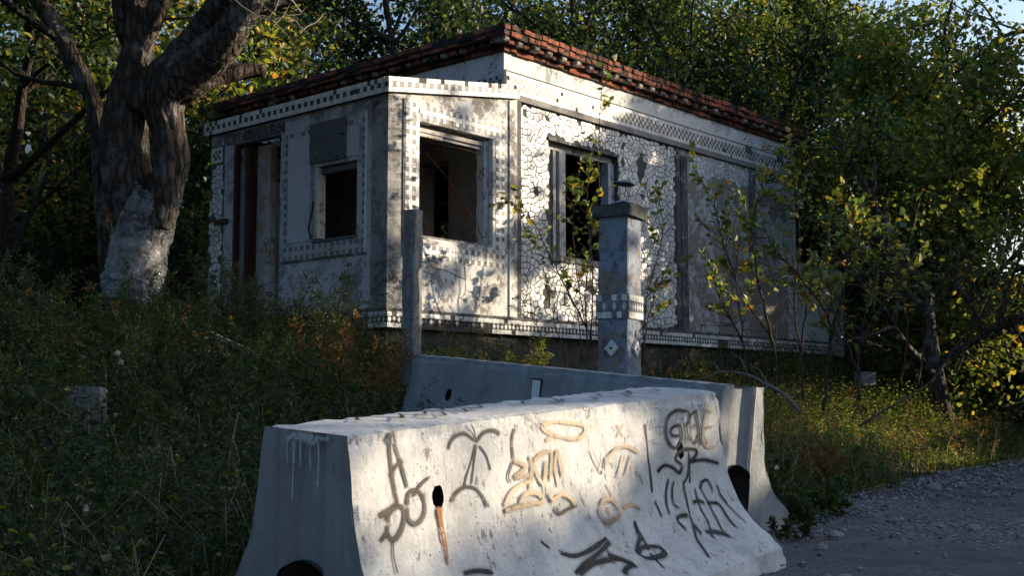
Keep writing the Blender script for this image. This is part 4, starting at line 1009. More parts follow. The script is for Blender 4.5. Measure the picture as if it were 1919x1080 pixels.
# understorey shrubs closing the wood below the crowns
shr = [(-10.5, 18.5, 3.0, L_DARK), (-8.6, 23.5, 3.4, L_DARK), (-12.5, 22.0, 3.4, L_DARK), (-6.6, 20.6, 2.8, L_DARK), (-6.2, 26.0, 3.6, L_GREEN), (-10.5, 30, 4., L_DARK), (-4.0, 30, 4., L_DARK),
       (6.6, 24.6, 3.4, L_DARK), (8.0, 22.6, 2.6, L_GREEN), (9.6, 23.6, 3.0, L_DARK), (11.3, 25.0, 3.2, L_DARK), (12.6, 28.5, 3.6, L_DARK), (9.4, 28.5, 3.8, L_DARK), (7.4, 30, 4., L_DARK), (14.5, 32, 4., L_DARK)]
where = ['at the far left edge', 'behind the wrapped tree', 'furthest left in the wood', 'beside the porch', 'left of the porch, deep in the wood', 'deep at the left', 'behind the house at left', 'touching the far building corner', 'low beside the far corner', 'behind the crooked tree', 'at the right edge of the frame', 'behind the right hand yellow tree', 'between the right hand trees', 'behind the far corner, deep in the wood', 'furthest right in the wood']
for (x, y, H, lm), wh in zip(shr, where):
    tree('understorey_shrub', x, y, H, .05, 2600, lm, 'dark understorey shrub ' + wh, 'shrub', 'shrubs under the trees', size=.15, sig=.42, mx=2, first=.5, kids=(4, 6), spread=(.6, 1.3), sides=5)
# the far wood reads as one mass
n = 36000; ang = rng.uniform(-.62, .62, n); dist = rng.uniform(37, 60, n); X = np.sin(ang)*dist; Y = np.cos(ang)*dist
top = 7.5 + 2.2*np.sin(ang*9) + 1.6*np.sin(ang*23+1) - 3.0*np.exp(-((ang-.40)/.07)**2); Z = hgt(X, Y) + top*rng.beta(1.1, 1.5, n)
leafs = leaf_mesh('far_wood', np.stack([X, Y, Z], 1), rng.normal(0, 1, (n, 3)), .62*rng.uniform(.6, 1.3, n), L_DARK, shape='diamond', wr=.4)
tag(leafs, 'dark mass of the far wood', kind='stuff')
# glimpse of a pale building through the wood at left
fb = empty('distant_house', (-20.5, 52, float(hgt(-20.5, 52))), .2, 'pale distant house glimpsed through the dark trunks at far left', 'house')
mb = MB(); mb.box((-4, 0, 0), (4, 5, 9.6)); mb.build('wall', M_FAR, fb)
mb = MB(); mb.add([(-4.3,-.3,9.6),(4.3,-.3,9.6),(4.3,5.3,9.6),(-4.3,5.3,9.6),(-4.3,2.5,11.2),(4.3,2.5,11.2)], [(0,1,5,4),(2,3,4,5),(1,2,5),(3,0,4),(3,2,1,0)]); mb.build('roof', M_ROOF, fb)
for wx in (-2.6, 0, 2.6): mb = MB(); mb.box((wx-.5, -.05, 5.5), (wx+.5, -.01, 7.2)); mb.build('window', M_BLACK, fb)

# ---- the big tree at the left, wrapped in plastic film
T0 = Vector((-4.02, 12.6, float(hgt(-4.02, 12.6)) - .1))
big = empty('old_tree', T0, 0, 'big old forked tree with furrowed bark at the left, plastic film round its trunk', 'tree')
def thick(mb, pts, rad, sides=34, step=.045, amp=.030, seed=0):
    P = [Vector(p) for p in smooth_pts([tuple(p) for p in pts], step)]
    k = np.linspace(0, 1, len(P)); rr = np.interp(k, np.linspace(0, 1, len(rad)), rad)
    n = len(P); V, F = [], []; ref = Vector((.0, 1., .05))
    for i, p in enumerate(P):
        d = (P[min(i+1, n-1)] - P[max(i-1, 0)]).normalized(); a = d.cross(ref)
        if a.length < .1: a = d.cross(Vector((1, 0, 0)))
        a.normalize(); b = d.cross(a)
        for s in range(sides):
            t = 2*math.pi*s/sides; dirn = a*math.cos(t) + b*math.sin(t)
            nzv = mnoise.noise(Vector((math.cos(t)*3.2+seed, math.sin(t)*3.2, i*step*1.3)))
            rid = (1 - abs(mnoise.noise(Vector((math.cos(t)*5+seed, math.sin(t)*5, i*step*2.6))))*2)*.7 + mnoise.noise(Vector((math.cos(t)*9, math.sin(t)*9+seed, i*step*6)))*.6
            V.append(p + dirn*(rr[i]*(1 + .14*nzv) + amp*rid))
    for i in range(n-1):
        for s in range(sides):
            s2 = (s+1) % sides; F.append((i*sides+s, i*sides+s2, (i+1)*sides+s2, (i+1)*sides+s))
    F.append(tuple((n-1)*sides+s for s in range(sides))); mb.add(V, F); return P, rr
loc = lambda p: tuple(Vector(p) - T0)
mb = MB()
low = [(-4.08,12.60,1.52), (-4.06,12.60,1.86), (-4.03,12.60,2.26), (-3.93,12.60,2.72), (-3.83,12.60,3.07)]
low = [loc((low[0][0]-.05, low[0][1], T0.z-.1))] + [loc(p) for p in low]
thick(mb, low, [.34, .275, .24, .225, .22, .22], seed=1)
main = [loc(p) for p in ((-3.94,12.65,2.73), (-4.13,12.70,3.20), (-4.21,12.70,3.61), (-4.20,12.70,4.05), (-4.11,12.65,4.49), (-4.07,12.60,4.83), (-4.09,12.60,5.19), (-4.20,12.60,5.66))]
thick(mb, main, [.20, .235, .25, .245, .20, .14, .11, .09], seed=2)
rightst = [loc(p) for p in ((-3.80,12.55,2.83), (-3.68,12.50,3.22), (-3.63,12.50,3.51), (-3.68,12.50,3.83), (-3.74,12.50,4.09), (-3.66,12.45,4.28), (-3.41,12.40,4.47), (-3.08,12.20,4.68), (-2.79,12.00,4.98), (-2.61,11.90,5.29))]
thick(mb, rightst, [.17, .175, .165, .165, .20, .255, .21, .165, .13, .11], seed=3)
thick(mb, [loc(p) for p in ((-4.02,12.60,4.12), (-3.78,12.50,4.39), (-3.48,12.40,4.68), (-3.19,12.20,4.94), (-2.94,12.00,5.27))], [.18, .18, .15, .12, .10], 16, seed=4)
thick(mb, [loc(p) for p in ((-4.04,12.60,4.77), (-3.89,12.50,5.06), (-3.68,12.40,5.41))], [.12, .11, .09], 14, seed=5)
thick(mb, [loc(p) for p in ((-4.19,12.70,4.86), (-4.25,12.60,5.07), (-4.29,12.60,5.36))], [.08, .07, .06], 12, seed=6)
thick(mb, [loc(p) for p in ((-3.37,12.50,4.34), (-3.18,12.60,4.46), (-2.94,12.70,4.54), (-2.72,12.80,4.58))], [.10, .085, .075, .06], 12, seed=7)
thick(mb, [loc(p) for p in ((-4.37,12.75,2.16), (-4.46,12.90,2.76), (-4.53,12.95,3.31), (-4.58,13.00,3.86), (-4.73,13.00,4.40), (-5.02,13.00,4.95), (-5.40,13.00,5.57))], [.05, .07, .08, .085, .085, .08, .07], 14, seed=8)
mb.build('trunk', M_BARK, big, smooth=True)
mb = MB(); tips = []
for st, d, L, r in (((-4.20,12.60,5.66), (-.3,-.1,1), 2.2, .09), ((-2.61,11.90,5.29), (.3,-.2,1), 2.0, .11), ((-2.94,12.00,5.27), (.1,.2,1), 2.0, .10), ((-3.68,12.40,5.41), (.1,-.3,.9), 2., .08), ((-5.40,13.00,5.57), (-.5,.1,.6), 2.2, .07),
                    ((-5.02,13.00,4.95), (-.8,-.2,.25), 1.6, .05), ((-2.79,12.00,4.98), (.6,.0,.8), 1.0, .04), ((-4.29,12.60,5.36), (-.4,-.5,.4), 1.6, .05), ((-4.73,13.00,4.40), (-.7,.3,.1), 1.5, .04), ((-3.19,12.20,4.94), (.6,.5,.3), 1.5, .05)):
    grow(mb, tips, Vector(loc(st)), Vector(d).normalized(), L, r, 1, 3, .16, .05, 7, (3, 5), (.4, .9), .0)
mb.build('branches', M_BARK2, big, smooth=True)
off = np.array(T0)
q, d, s = scatter(tips, 4600, .26, .15, lambda q: ~((q[:, 0]+off[0] > -3.35) & (q[:, 2]+off[2] < 5.5)) & (q[:, 1]+off[1] > 9)); leaf_mesh('crown', q, d, s, L_DARK, big, wr=.42)
mb = MB()   # dry twigs beside the upper limb
for k in range(26):
    p = Vector(loc((-2.52,12.00,4.98))) + Vector((random.gauss(0, .2), random.gauss(0, .2), random.gauss(0, .15))); d = Vector((random.gauss(0, 1), random.gauss(0, .6), random.gauss(0, .6))).normalized(); pts = [p]
    for _ in range(4): d = (d + Vector((random.gauss(0, .25), random.gauss(0, .25), random.gauss(0, .25)))).normalized(); p = p + d*.16; pts.append(p)
    mb.tube(pts, [.007, .006, .005, .004, .002], 3)
mb.build('dry_twigs', M_DRYTWIG, big)
# plastic film
wrap = empty('plastic_film', T0, 0, 'torn crumpled clear plastic film wound round the big tree trunk', 'plastic film')
m, nt, b = mat('crumpled clear film'); out = nt.nodes['Material Output']; v = ocoord(nt, (1, 1, 3.2))
b.inputs['Base Color'].default_value = (.30,.305,.31,1); b.inputs['Roughness'].default_value = .10; b.inputs['Specular IOR Level'].default_value = 1.0
tr = N(nt, 'ShaderNodeBsdfTransparent'); ms = N(nt, 'ShaderNodeMixShader')
al = ramp(nt, mix(nt, .35, noise(nt, ocoord(nt, (1, 1, 1.6)), 2.6, 9, .72, 1.6), noise(nt, ocoord(nt, (1, 1, 2.5)), 7, 8, .75, 1.2)), [(.42, .03), (.58, .74)])
nt.links.new(al, ms.inputs[0]); nt.links.new(tr.outputs[0], ms.inputs[1]); nt.links.new(b.outputs[0], ms.inputs[2]); nt.links.new(ms.outputs[0], out.inputs[0])
bump(nt, b, noise(nt, ocoord(nt, (1, 1, 1.5)), 4.5, 10, .70, 2.2), .9, .05); M_FILM = m
def film(path, rad, seed, sides=72, tilt=.25):
    P = [Vector(p) for p in smooth_pts([loc(p) for p in path], .018)]; n = len(P); V, F = [], []
    rr = np.interp(np.linspace(0, 1, n), np.linspace(0, 1, len(rad)), rad)
    for i, p in enumerate(P):
        d = (P[min(i+1, n-1)] - P[max(i-1, 0)]).normalized(); a = d.cross(Vector((0, 1, 0))).normalized(); b_ = d.cross(a)
        for s in range(sides):
            t = 2*math.pi*s/sides; c, sn = math.cos(t), math.sin(t)
            zz = i*.018; ti = 1 if seed < 4 else -1
            r1 = 1 - abs(mnoise.noise(Vector((c*1.6+seed, sn*1.6, zz*2.0 + ti*c*1.6))))*2.2
            r2 = 1 - abs(mnoise.noise(Vector((c*3.4, sn*3.4+seed, zz*4.5 - ti*c*2.6 + sn*1.2))))*2.2
            fold = (.030*max(0, r1) + .034*max(0, r2)**2) + .016*mnoise.noise(Vector((c*1.1, sn*1.1+seed, zz*2)))
            end = .05*mnoise.noise(Vector((c*2.5, sn*2.5, seed*3)))
            V.append(p + (a*c + b_*sn)*(rr[i] + fold) + d*(end*(1 if i > n*.8 or i < n*.2 else .3)))
    for i in range(n-1):
        for s in range(sides): s2 = (s+1) % sides; F.append((i*sides+s, i*sides+s2, (i+1)*sides+s2, (i+1)*sides+s))
    mb = MB(); mb.add(V, F); return mb
film(((-4.05,12.60,2.01), (-4.04,12.60,2.21), (-4.01,12.60,2.49), (-3.93,12.60,2.78), (-3.84,12.60,3.10), (-3.79,12.55,3.22)), [.275, .27, .255, .25, .245, .20], 2).build('film', M_FILM, wrap, smooth=True)
film(((-4.04,12.60,2.21), (-4.01,12.60,2.42), (-3.97,12.60,2.64)), [.285, .272, .265], 6).build('film_band', M_FILM, wrap, smooth=True)
for (px, r) in (((-3.51,12.35,3.06), .055), ((-3.77,12.35,2.08), .05)):
    c = Vector(loc(px)); vs = []
    for i in range(5):
        for j in range(5): vs.append(c + Vector(((i-2)*r*.4, random.gauss(0, .02), (j-2)*r*.42)) + Vector((random.gauss(0, .015), 0, random.gauss(0, .015) - (i*.01))))
    mb = MB(); mb.add(vs, [(i*5+j, (i+1)*5+j, (i+1)*5+j+1, i*5+j+1) for i in range(4) for j in range(4)]); mb.build('loose_flap', M_FILM, wrap, smooth=True)

axis = [Vector(loc(p)) for p in ((-4.05,12.60,2.02), (-4.04,12.60,2.21), (-4.01,12.60,2.49), (-3.93,12.60,2.78), (-3.84,12.60,3.08))]
ax_s = [Vector(p) for p in smooth_pts([tuple(p) for p in axis], .03)]
for k in range(13):                                   # ropes of bunched film running round the trunk
    t0 = random.uniform(-2.9, -.6); sp = random.uniform(.9, 2.0); i0 = random.uniform(.05, .85); rise = random.uniform(-.16, .22); pts = []; rr_ = []
    for j in range(15):
        f = j/14; t = t0 + sp*f; c = ax_s[int(min(.99, max(0, i0 + rise*f))*len(ax_s))]; R0 = .292 - .05*(i0) + random.gauss(0, .004)
        pts.append(c + Vector((math.cos(t)*R0, math.sin(t)*R0, random.gauss(0, .004)))); rr_.append(.016*math.sin(math.pi*min(1, f+.06))*random.uniform(.6, 1.2) + .002)
    mb = MB(); mb.tube(pts, rr_, 6); mb.build('film_rope', M_FILM, wrap, smooth=True)

# ---- shade: tall trees across the road and on the left, outside the picture
e1 = Vector((-SUN.y, SUN.x, 0)).normalized(); e2 = SUN.cross(e1); Sh = Vector((SUN.x, SUN.y, 0)).normalized()
E1, E2 = np.array(e1), np.array(e2)
LIT = [  # gaps cut into the opposite crowns to place sunny patches (point, radius across, radius up)
 ((-0.28,5.30,0.74), .30, .27), ((-0.12,5.50,0.75), .26, .24), ((0.11,5.90,0.62), .24, .18), ((-0.19,5.40,0.60), .20, .16), ((0.00,5.70,0.71), .20, .18), ((0.22,6.00,0.71), .24, .18), ((0.42,6.30,0.68), .10, .10), ((0.27,6.10,0.56), .14, .10), ((1.11,7.10,0.80), .07, .05), ((-0.22,5.40,0.86), .20, .05),
 ((1.68,8.30,0.59), .16, .14), ((1.71,8.30,0.92), .08, .12),
 ((-1.47,14.30,4.44), .12, .30), ((-0.77,15.00,2.24), .10, .10), ((-1.14,14.60,4.93), .7, .2), ((-1.69,14.20,4.79), .2, .2), ((-1.07,14.70,4.68), .35, .22), ((-0.56,15.30,4.76), .30, .26), ((-0.21,15.70,4.60), .20, .18), ((-1.22,14.50,4.12), .18, .22), ((-1.45,14.30,2.18), .18, .26), ((-1.46,14.30,3.75), .12, .16),
 ((-0.75,15.00,4.97), 1.1, .18), ((-0.14,15.80,3.53), .14, .10), ((-0.17,15.80,2.02), .25, .12), ((-0.28,15.60,2.57), .18, .10), ((-0.03,15.90,2.32), .12, .12),
 ((0.34,16.40,3.78), .30, .22), ((0.26,16.30,4.36), .22, .22), ((0.69,16.70,4.76), .4, .10), ((0.61,16.70,2.38), .34, .38), ((0.97,17.10,2.57), .30, .34), ((0.30,16.40,2.14), .3, .2), ((1.34,17.50,2.22), .22, .15),
 ((0.46,16.50,5.56), .65, .42), ((1.19,17.30,5.46), .55, .35), ((0.38,16.30,6.00), .70, .35), ((1.19,17.20,6.00), .7, .3), ((-0.11,15.90,5.54), .3, .5),
 ((2.09,18.40,3.20), .14, .3), ((4.49,21.20,2.48), .10, .12), ((6.52,23.40,2.01), .2, .25),
 ((1.21,11.80,2.45), .10, .26), ((1.17,11.80,1.65), .10, .18), ((1.16,11.80,1.81), .1, .1),
 ((-3.70,12.60,2.66), .16, .45), ((-4.12,12.60,4.95), .3, .5), ((-3.60,12.50,4.09), .2, .3), ((-2.95,12.10,4.79), .35, .4), ((-3.75,12.60,2.21), .1, .15),
 ((6.58,17.50,1.04), 1.1, .42), ((8.25,20.00,1.41), 1.5, .6), ((6.49,16.50,0.67), .9, .3), ((6.55,18.50,1.37), .7, .4), ((5.30,16.00,0.89), .5, .25), ((7.24,19.60,2.19), .3, .7), ((4.19,14.50,2.46), .5, .35), ((3.65,14.20,1.91), .3, .3),
 ((-1.91,11.50,1.68), .25, .3), ((0.33,14.50,1.67), .4, .25), ((1.13,15.50,3.91), .3, .5), ((6.10,20.00,1.32), .3, .2)]
LA = np.array([[np.dot(E1, p), np.dot(E2, p), ra, rb] for p, ra, rb in LIT])
def shade_keep(q):
    a = q @ E1; b = q @ E2; k = np.ones(len(q), bool)
    for (ca, cb, ra, rb) in LA:
        rag = 1 + .22*np.sin(a*9+ca*5)*np.sin(b*11+cb*3)
        k &= ((a-ca)/(ra+.21))**2 + ((b-cb)/(rb+.18))**2 > rag
    return k | (rng.random(len(q)) < .018)
names = ['nearest the camera', 'second along the road', 'third along the road', 'fourth along the road', 'fifth along the road', 'sixth along the road', 'seventh along the road', 'furthest along the road']
for k, a0 in enumerate((1.5, 4.8, 8.0, 11.2, 14.4, 17.6, 20.8, 24.0)):
    t0 = 22 + .12*a0 + random.uniform(-.6, .6); p = e1*a0 + Sh*t0
    root = empty('roadside_tree', ground_pt(p.x, p.y, -.1), 0, 'tall roadside tree out of frame across the road, ' + names[k], 'tree', 'trees across the road')
    mb = MB(); tips = []
    grow(mb, tips, Vector((0, 0, 0)), Vector((0, 0, 1)), 4.2, .11, 0, 1, .06, .05, 7, (4, 5), (.3, .7)); mb.build('trunk', M_BARK2, root)
    n = 13500; q = np.stack([rng.uniform(-2.2, 2.2, n), rng.uniform(-2.6, 2.6, n)], 1)
    top = 9.6 + (0 if a0 < 13 else (1.3 if a0 < 22 else -3.2)); zz = .3 + (top)*rng.beta(1.15, 1.25, n)
    P = np.outer(q[:, 0], E1) + np.outer(q[:, 1], np.array(Sh)) ; P[:, 2] += zz
    W = P + np.array(root.location); kk = shade_keep(W)
    thin = rng.random(n) < np.clip(1.25 - ((zz - top*.55)/(top*.62))**2*.8, .15, 1)
    kk &= thin; P = P[kk]; leaf_mesh('crown', P, rng.normal(0, 1, (len(P), 3)), .27*rng.uniform(.7, 1.3, len(P)), L_GREEN, root, shape='diamond', wr=.42)
for k, (x, y, nm) in enumerate(((-9.5, 6.5, 'left of the bank'), (-7.5, 1.0, 'left of the camera'), (-13, 11, 'beyond the left edge of the picture'), (-4.5, -5.5, 'behind the camera at left'))):
    tree('bank_tree', x, y, 11, .2, 5200, L_DARK, 'tall dark tree out of frame ' + nm, group='trees left of the picture', size=.24, sig=.5, shape='diamond')

# ------------------------------------------------------------ saplings
def sapling(name, label, stems, n_side, leafm, size=.085, lf=.35, r0=.014, side=.55, per=7, cat='sapling', group=None, keepb=True):
    base = Vector(stems[0][0]); base.z = float(hgt(base.x, base.y)) - .05
    root = empty(name, base, 0, label, cat, group); mb = MB(); P, D = [], []
    for st in stems:
        pts = [Vector(p) - base for p in smooth_pts(st, .08)]; n = len(pts); r = r0*random.uniform(.8, 1.1)
        pts = [p + Vector((random.gauss(0, .007), random.gauss(0, .007), 0)) for p in pts]
        mb.tube(pts, [r*(1 - .82*i/n) + .0018 for i in range(n)], 6)
        for _ in range(n_side):
            f = random.uniform(lf*.6, 1); i = min(n-2, int(f*n)); p = pts[i].copy(); d = rot_dir((pts[i+1]-pts[i]), random.uniform(.5, 1.15), random.random()*6.28)
            L = side*random.uniform(.45, 1.15)*(1.15-f*.5); tw = [p.copy()]
            for k in range(5): d = (d + Vector((random.gauss(0, .16), random.gauss(0, .16), random.gauss(0, .10) + .05))).normalized(); p = p + d*L/5; tw.append(p.copy())
            mb.tube(tw, [r*.34*(1 - .15*k) + .0012 for k in range(6)], 4)
            if f < lf and random.random() < .75: continue
            for k in range(max(1, int(per*random.gammavariate(1.3, .75)))):
                t = random.uniform(.25, 1); j = min(4, int(t*5)); q = tw[j].lerp(tw[j+1], t*5-j)
                dd = d + Vector((random.gauss(0, .65), random.gauss(0, .65), random.gauss(-.25, .35))); P.append(q); D.append(dd)
        for k in range(per):
            i = random.randint(int(n*.75), n-1); P.append(pts[i]); D.append(Vector((random.gauss(0, 1), random.gauss(0, 1), random.gauss(.1, .5))))
    mb.build('stem', M_TWIG, root, smooth=True)
    if P: leaf_mesh('leaves', np.array([p[:] for p in P]), np.array([d[:] for d in D]), size*rng.uniform(.55, 1.25, len(P)), leafm, root, wr=.36)
    return root
GS = 'saplings grown up before the stripped wall'
sapling('sapling', 'slim sapling arching left in front of the bare brown render', [[(3.13,14.20,1.05), (3.15,14.30,1.63), (2.87,14.50,2.16), (2.66,14.60,2.74), (2.55,14.70,3.29), (2.30,14.80,3.86)], [(3.15,14.30,1.60), (2.95,14.20,2.43), (2.90,14.20,3.08), (3.11,14.20,3.66)]], 30, L_NEAR, .090, group=GS, per=8)
sapling('sapling', 'sapling rising along the far corner of the long wall', [[(3.42,14.00,0.99), (3.40,14.00,1.52), (3.33,14.00,2.09), (3.42,14.00,2.73), (3.40,14.10,3.51), (3.34,14.10,4.02)], [(3.40,14.00,1.52), (3.52,13.90,2.27), (3.78,13.90,2.97), (3.95,13.80,3.33)]], 32, L_NEAR, .090, group=GS, per=8)
sapling('sapling', 'dark sapling whose thick stem bends sharply to the left', [[(3.55,13.60,0.84), (3.60,13.60,1.32), (3.65,13.60,1.78), (3.55,13.60,2.05), (3.31,13.70,2.41), (3.07,13.70,2.69), (2.94,13.80,3.02)], [(3.63,13.60,1.63), (3.79,13.50,2.23), (3.85,13.50,2.60), (3.97,13.40,3.08)]], 30, L_NEAR, .092, r0=.021, group=GS, per=9)
sapling('sapling', 'thin sapling standing behind the gate column at the stripped wall', [[(3.04,15.50,1.17), (3.02,15.60,1.94), (2.98,15.70,2.65), (3.05,15.70,3.26), (2.94,15.80,3.86)], [(3.03,15.60,1.73), (2.71,15.40,2.27), (2.58,15.40,2.69)]], 26, L_NEAR, .09, group=GS)
sapling('sapling', 'yellow green sapling furthest right beside the annex wall', [[(3.82,13.20,0.96), (3.86,13.20,1.55), (4.01,13.20,2.21), (4.24,13.20,2.81)], [(3.84,13.20,1.25), (3.57,13.00,1.83), (3.46,13.00,2.30)], [(3.86,13.20,1.55), (4.11,13.00,2.07), (4.43,12.90,2.41)]], 26, L_NEAR, .09, group=GS, per=8)
sapling('sapling', 'tall thin sapling in front of the long wall window', [[(0.97,15.20,1.57), (0.95,15.20,2.26), (1.02,15.20,3.02), (1.12,15.20,3.71), (1.14,15.20,4.49), (1.20,15.20,5.34)]], 24, L_NEAR, .10, lf=.3, side=.62, r0=.011, per=6)
sapling('sapling', 'low bushy sapling covering the dark window opening', [[(1.04,15.60,1.66), (0.89,15.80,2.45), (0.83,15.90,3.26), (0.87,15.90,3.99)], [(1.04,15.60,1.66), (1.07,15.70,2.73), (1.00,15.70,3.44), (1.02,15.70,4.02)], [(0.99,15.60,1.87), (0.56,15.30,2.68), (0.28,15.10,3.21), (-0.10,14.90,3.52)]], 20, L_NEAR, .10, lf=.35, side=.5, r0=.010, per=5)
sapling('sapling', 'leafy sapling just right of the gate column', [[(1.63,14.80,1.42), (1.70,14.90,2.23), (1.91,15.00,3.06), (1.86,15.00,3.68)], [(1.63,14.80,1.56), (1.77,14.80,2.22), (2.01,14.80,2.76)]], 15, L_NEAR, .085, lf=.3, side=.45, r0=.009)
sapling('bare_shrub', 'tangle of bare twigs against the plinth behind the gate column', [[(0.68,15.00,1.43), (0.55,15.10,1.97), (0.42,15.20,2.53)], [(0.88,15.00,1.43), (0.85,15.10,1.97), (0.69,15.20,2.39)], [(1.15,15.00,1.36), (1.08,15.00,1.97), (1.16,15.00,2.51)], [(0.47,15.00,1.43), (0.34,15.10,1.84), (0.11,15.20,2.26)]], 12, L_NEAR, .05, lf=.6, r0=.008, per=2, cat='shrub')
sapling('bare_shrub', 'grey twiggy bush with dry branches under the crooked tree', [[(5.72,17.50,1.19), (5.83,17.50,2.14), (5.57,17.60,2.94)], [(5.96,17.50,1.19), (6.24,17.50,2.45), (6.65,17.50,3.09)], [(6.12,17.50,1.19), (6.86,17.50,2.14), (7.34,17.50,2.45)], [(6.51,17.50,1.35), (7.20,17.50,2.77), (7.46,17.50,3.49)]], 26, L_GREEN, .07, lf=.7, r0=.020, side=1.0, per=4, cat='shrub')
# bare limbs at the upper right corner, on a tree of their own
lr = empty('bare_tree', ground_pt(13.5, 24.5, -.1), 0, 'bare dark limb reaching in against the sky at the upper right corner', 'tree')
mb = MB(); B = lr.location; rel = lambda p: tuple(Vector(p) - B)
thick(mb, [(0,0,0), (-.2, 0, 3.), (-.5, -.2, 6.), rel((11.39,24.00,8.44)), rel((10.73,24.00,8.58)), rel((10.09,23.80,8.40)), rel((9.73,23.70,8.10))], [.18,.16,.13,.10,.08,.06,.03], 10, .15, .006); tips = []
for st, d in (((11.06,24.00,8.55), (-.5,0,.8)), ((10.56,24.00,8.58), (-.7,0,.35)), ((10.09,23.80,8.40), (-.5,.1,.8)), ((10.84,24.00,8.53), (-.3,0,-.6)), ((9.82,23.70,8.15), (-.7,0,-.3))):
    grow(mb, tips, Vector(rel(st)), Vector(d).normalized(), 1.7, .03, 1, 3, .2, .0, 5, (3, 4), (.4, .9))
mb.build('trunk', M_BARK2, lr, smooth=True)
# ------------------------------------------------------------ tall weeds
def weed(name, label, x, y, H, n, leafm, spread=.5, lean=(0, 0), ls=.036, wr=.15, cat='weed', group=None, dens=46, z0=None, arch=.55):
    root = empty(name, ground_pt(x, y, -.03), 0, label, cat, group); mb = MB(); P, D = [], []
    for s in range(n):
        a = random.random()*6.28; d = Vector((math.cos(a)*spread*random.random() + lean[0], math.sin(a)*spread*random.random() + lean[1], 1)).normalized(); p = Vector((random.gauss(0, .06), random.gauss(0, .06), 0)); h = H*random.uniform(.55, 1.05); pts = [p.copy()]; k = 9
        bend = Vector((math.cos(a), math.sin(a), -.3))*arch*random.uniform(.05, .28)
        for i in range(k): d = (d + bend*(i/k)*.9 + Vector((random.gauss(0, .03), random.gauss(0, .03), 0))).normalized(); p = p + d*h/k; pts.append(p.copy())
        mb.tube(pts, [.0055*(1 - .08*i) for i in range(k+1)], 4)
        for q in range(dens):   # branchlets carrying narrow leaves
            f = random.uniform(.22, 1)**.8; i = min(k-1, int(f*k)); b = pts[i].lerp(pts[i+1], f*k-i); az = random.random()*6.28
            dd = (rot_dir(pts[i+1]-pts[i], random.uniform(.5, 1.0), az)); L = H*.20*(1.25-f)*random.uniform(.5, 1.2); m_ = 9
            for j in range(m_):
                dd = (dd + Vector((0, 0, -.05))).normalized(); b = b + dd*L/m_
                P.append(b); D.append(dd + Vector((random.gauss(0, .55), random.gauss(0, .55), random.gauss(0, .4))))
    mb.build('stem', M_TWIG, root)
    leaf_mesh('leaves', np.array([p[:] for p in P]), np.array([d[:] for d in D]), ls*rng.uniform(.5, 1.3, len(P)), leafm, root, wr=wr, shape='diamond'); return root
gw = 'feathery weeds on the bank'
W = [(-2.42, 12.1, 1.70, 16, L_WORM, 'grey green feathery weed below the porch door', .55, (.16, 0)), (-2.0, 12.0, 1.55, 15, L_WORM, 'grey green feathery weed leaning right against the porch wall', .5, (.26, 0)),
     (-2.9, 12.2, 1.55, 14, L_WORM, 'feathery weed at the mosaic pier', .5, (.05, 0)), (-1.75, 11.6, 1.25, 10, L_RUSTY, 'rusty brown seeding weed below the small porch window', .45, (0, 0)),
     (-1.35, 11.3, 1.15, 9, L_RUSTY, 'rusty seed stalks beside the narrow concrete post', .4, (.1, 0)), (-1.6, 10.4, .8, 8, L_WEED, 'green weed tuft left of the plain barrier', .5, (0, 0)),
     (-4.9, 10.6, 1.5, 12, L_WORM, 'feathery weed at the far left edge of the bank', .5, (.1, 0)), (-4.35, 10.2, 1.2, 11, L_WORM, 'broad feathery weed left of the wrapped trunk', .55, (.1, 0)), (-3.9, 9.9, .95, 10, L_WEED, 'dark green weed in front of the wrapped trunk', .6, (0, 0)),
     (-3.1, 10.9, 1.0, 11, L_WEED, 'bright green weed right of the wrapped trunk', .6, (0, 0)), (-2.5, 10.6, .9, 10, L_WEED, 'green weed between the wrapped trunk and the plank', .6, (0, 0)), (-3.5, 8.6, .8, 10, L_WEED, 'dark weed behind the concrete slab', .6, (0, 0)),
     (-3.45, 8.2, .85, 10, L_WEED, 'leafy weed hiding the right end of the concrete slab', .5, (0, 0)), (-3.9, 8.1, .75, 10, L_WEED, 'leafy weed hiding the middle of the concrete slab', .5, (0, 0)), (-2.7, 8.9, .85, 10, L_WEED, 'tall leafy weed in the open bank right of the slab', .5, (0, 0)), (-2.0, 8.6, .75, 9, L_WEED, 'leafy weed on the bank left of the graffiti barrier', .5, (0, 0)), (.32, 14.1, .85, 5, L_GOLD, 'yellow weed spike before the plinth', .25, (.05, 0)), (.05, 14.0, 1.15, 5, L_GOLD, 'thin golden grass stalks at the porch and wall joint', .3, (.05, 0)), (-.75, 11.4, .6, 4, L_RUSTY, 'orange stalk between post and plain barrier', .25, (.05, 0)),
     (1.6, 13.2, .75, 8, L_WEED, 'green weed right of the gate column', .6, (0, 0)), (2.1, 12.4, .7, 8, L_RUSTY, 'brown weed at the roots of the saplings', .6, (0, 0)), (2.3, 10.6, .5, 9, L_WEED, 'dark tuft of weed behind the plain barrier end', .7, (0, 0)),
     (2.15, 9.0, .42, 10, L_WEED, 'fresh green weed at the foot of the plain barrier', .8, (0, 0)), (2.55, 9.7, .40, 9, L_WEED, 'rounded green weed at the road edge', .8, (0, 0)), (3.0, 11.6, .6, 9, L_RUSTY, 'brown dry weed on the right bank', .6, (0, 0)), (3.4, 12.6, .65, 9, L_GOLD, 'yellowing weed on the right bank', .6, (0, 0))]
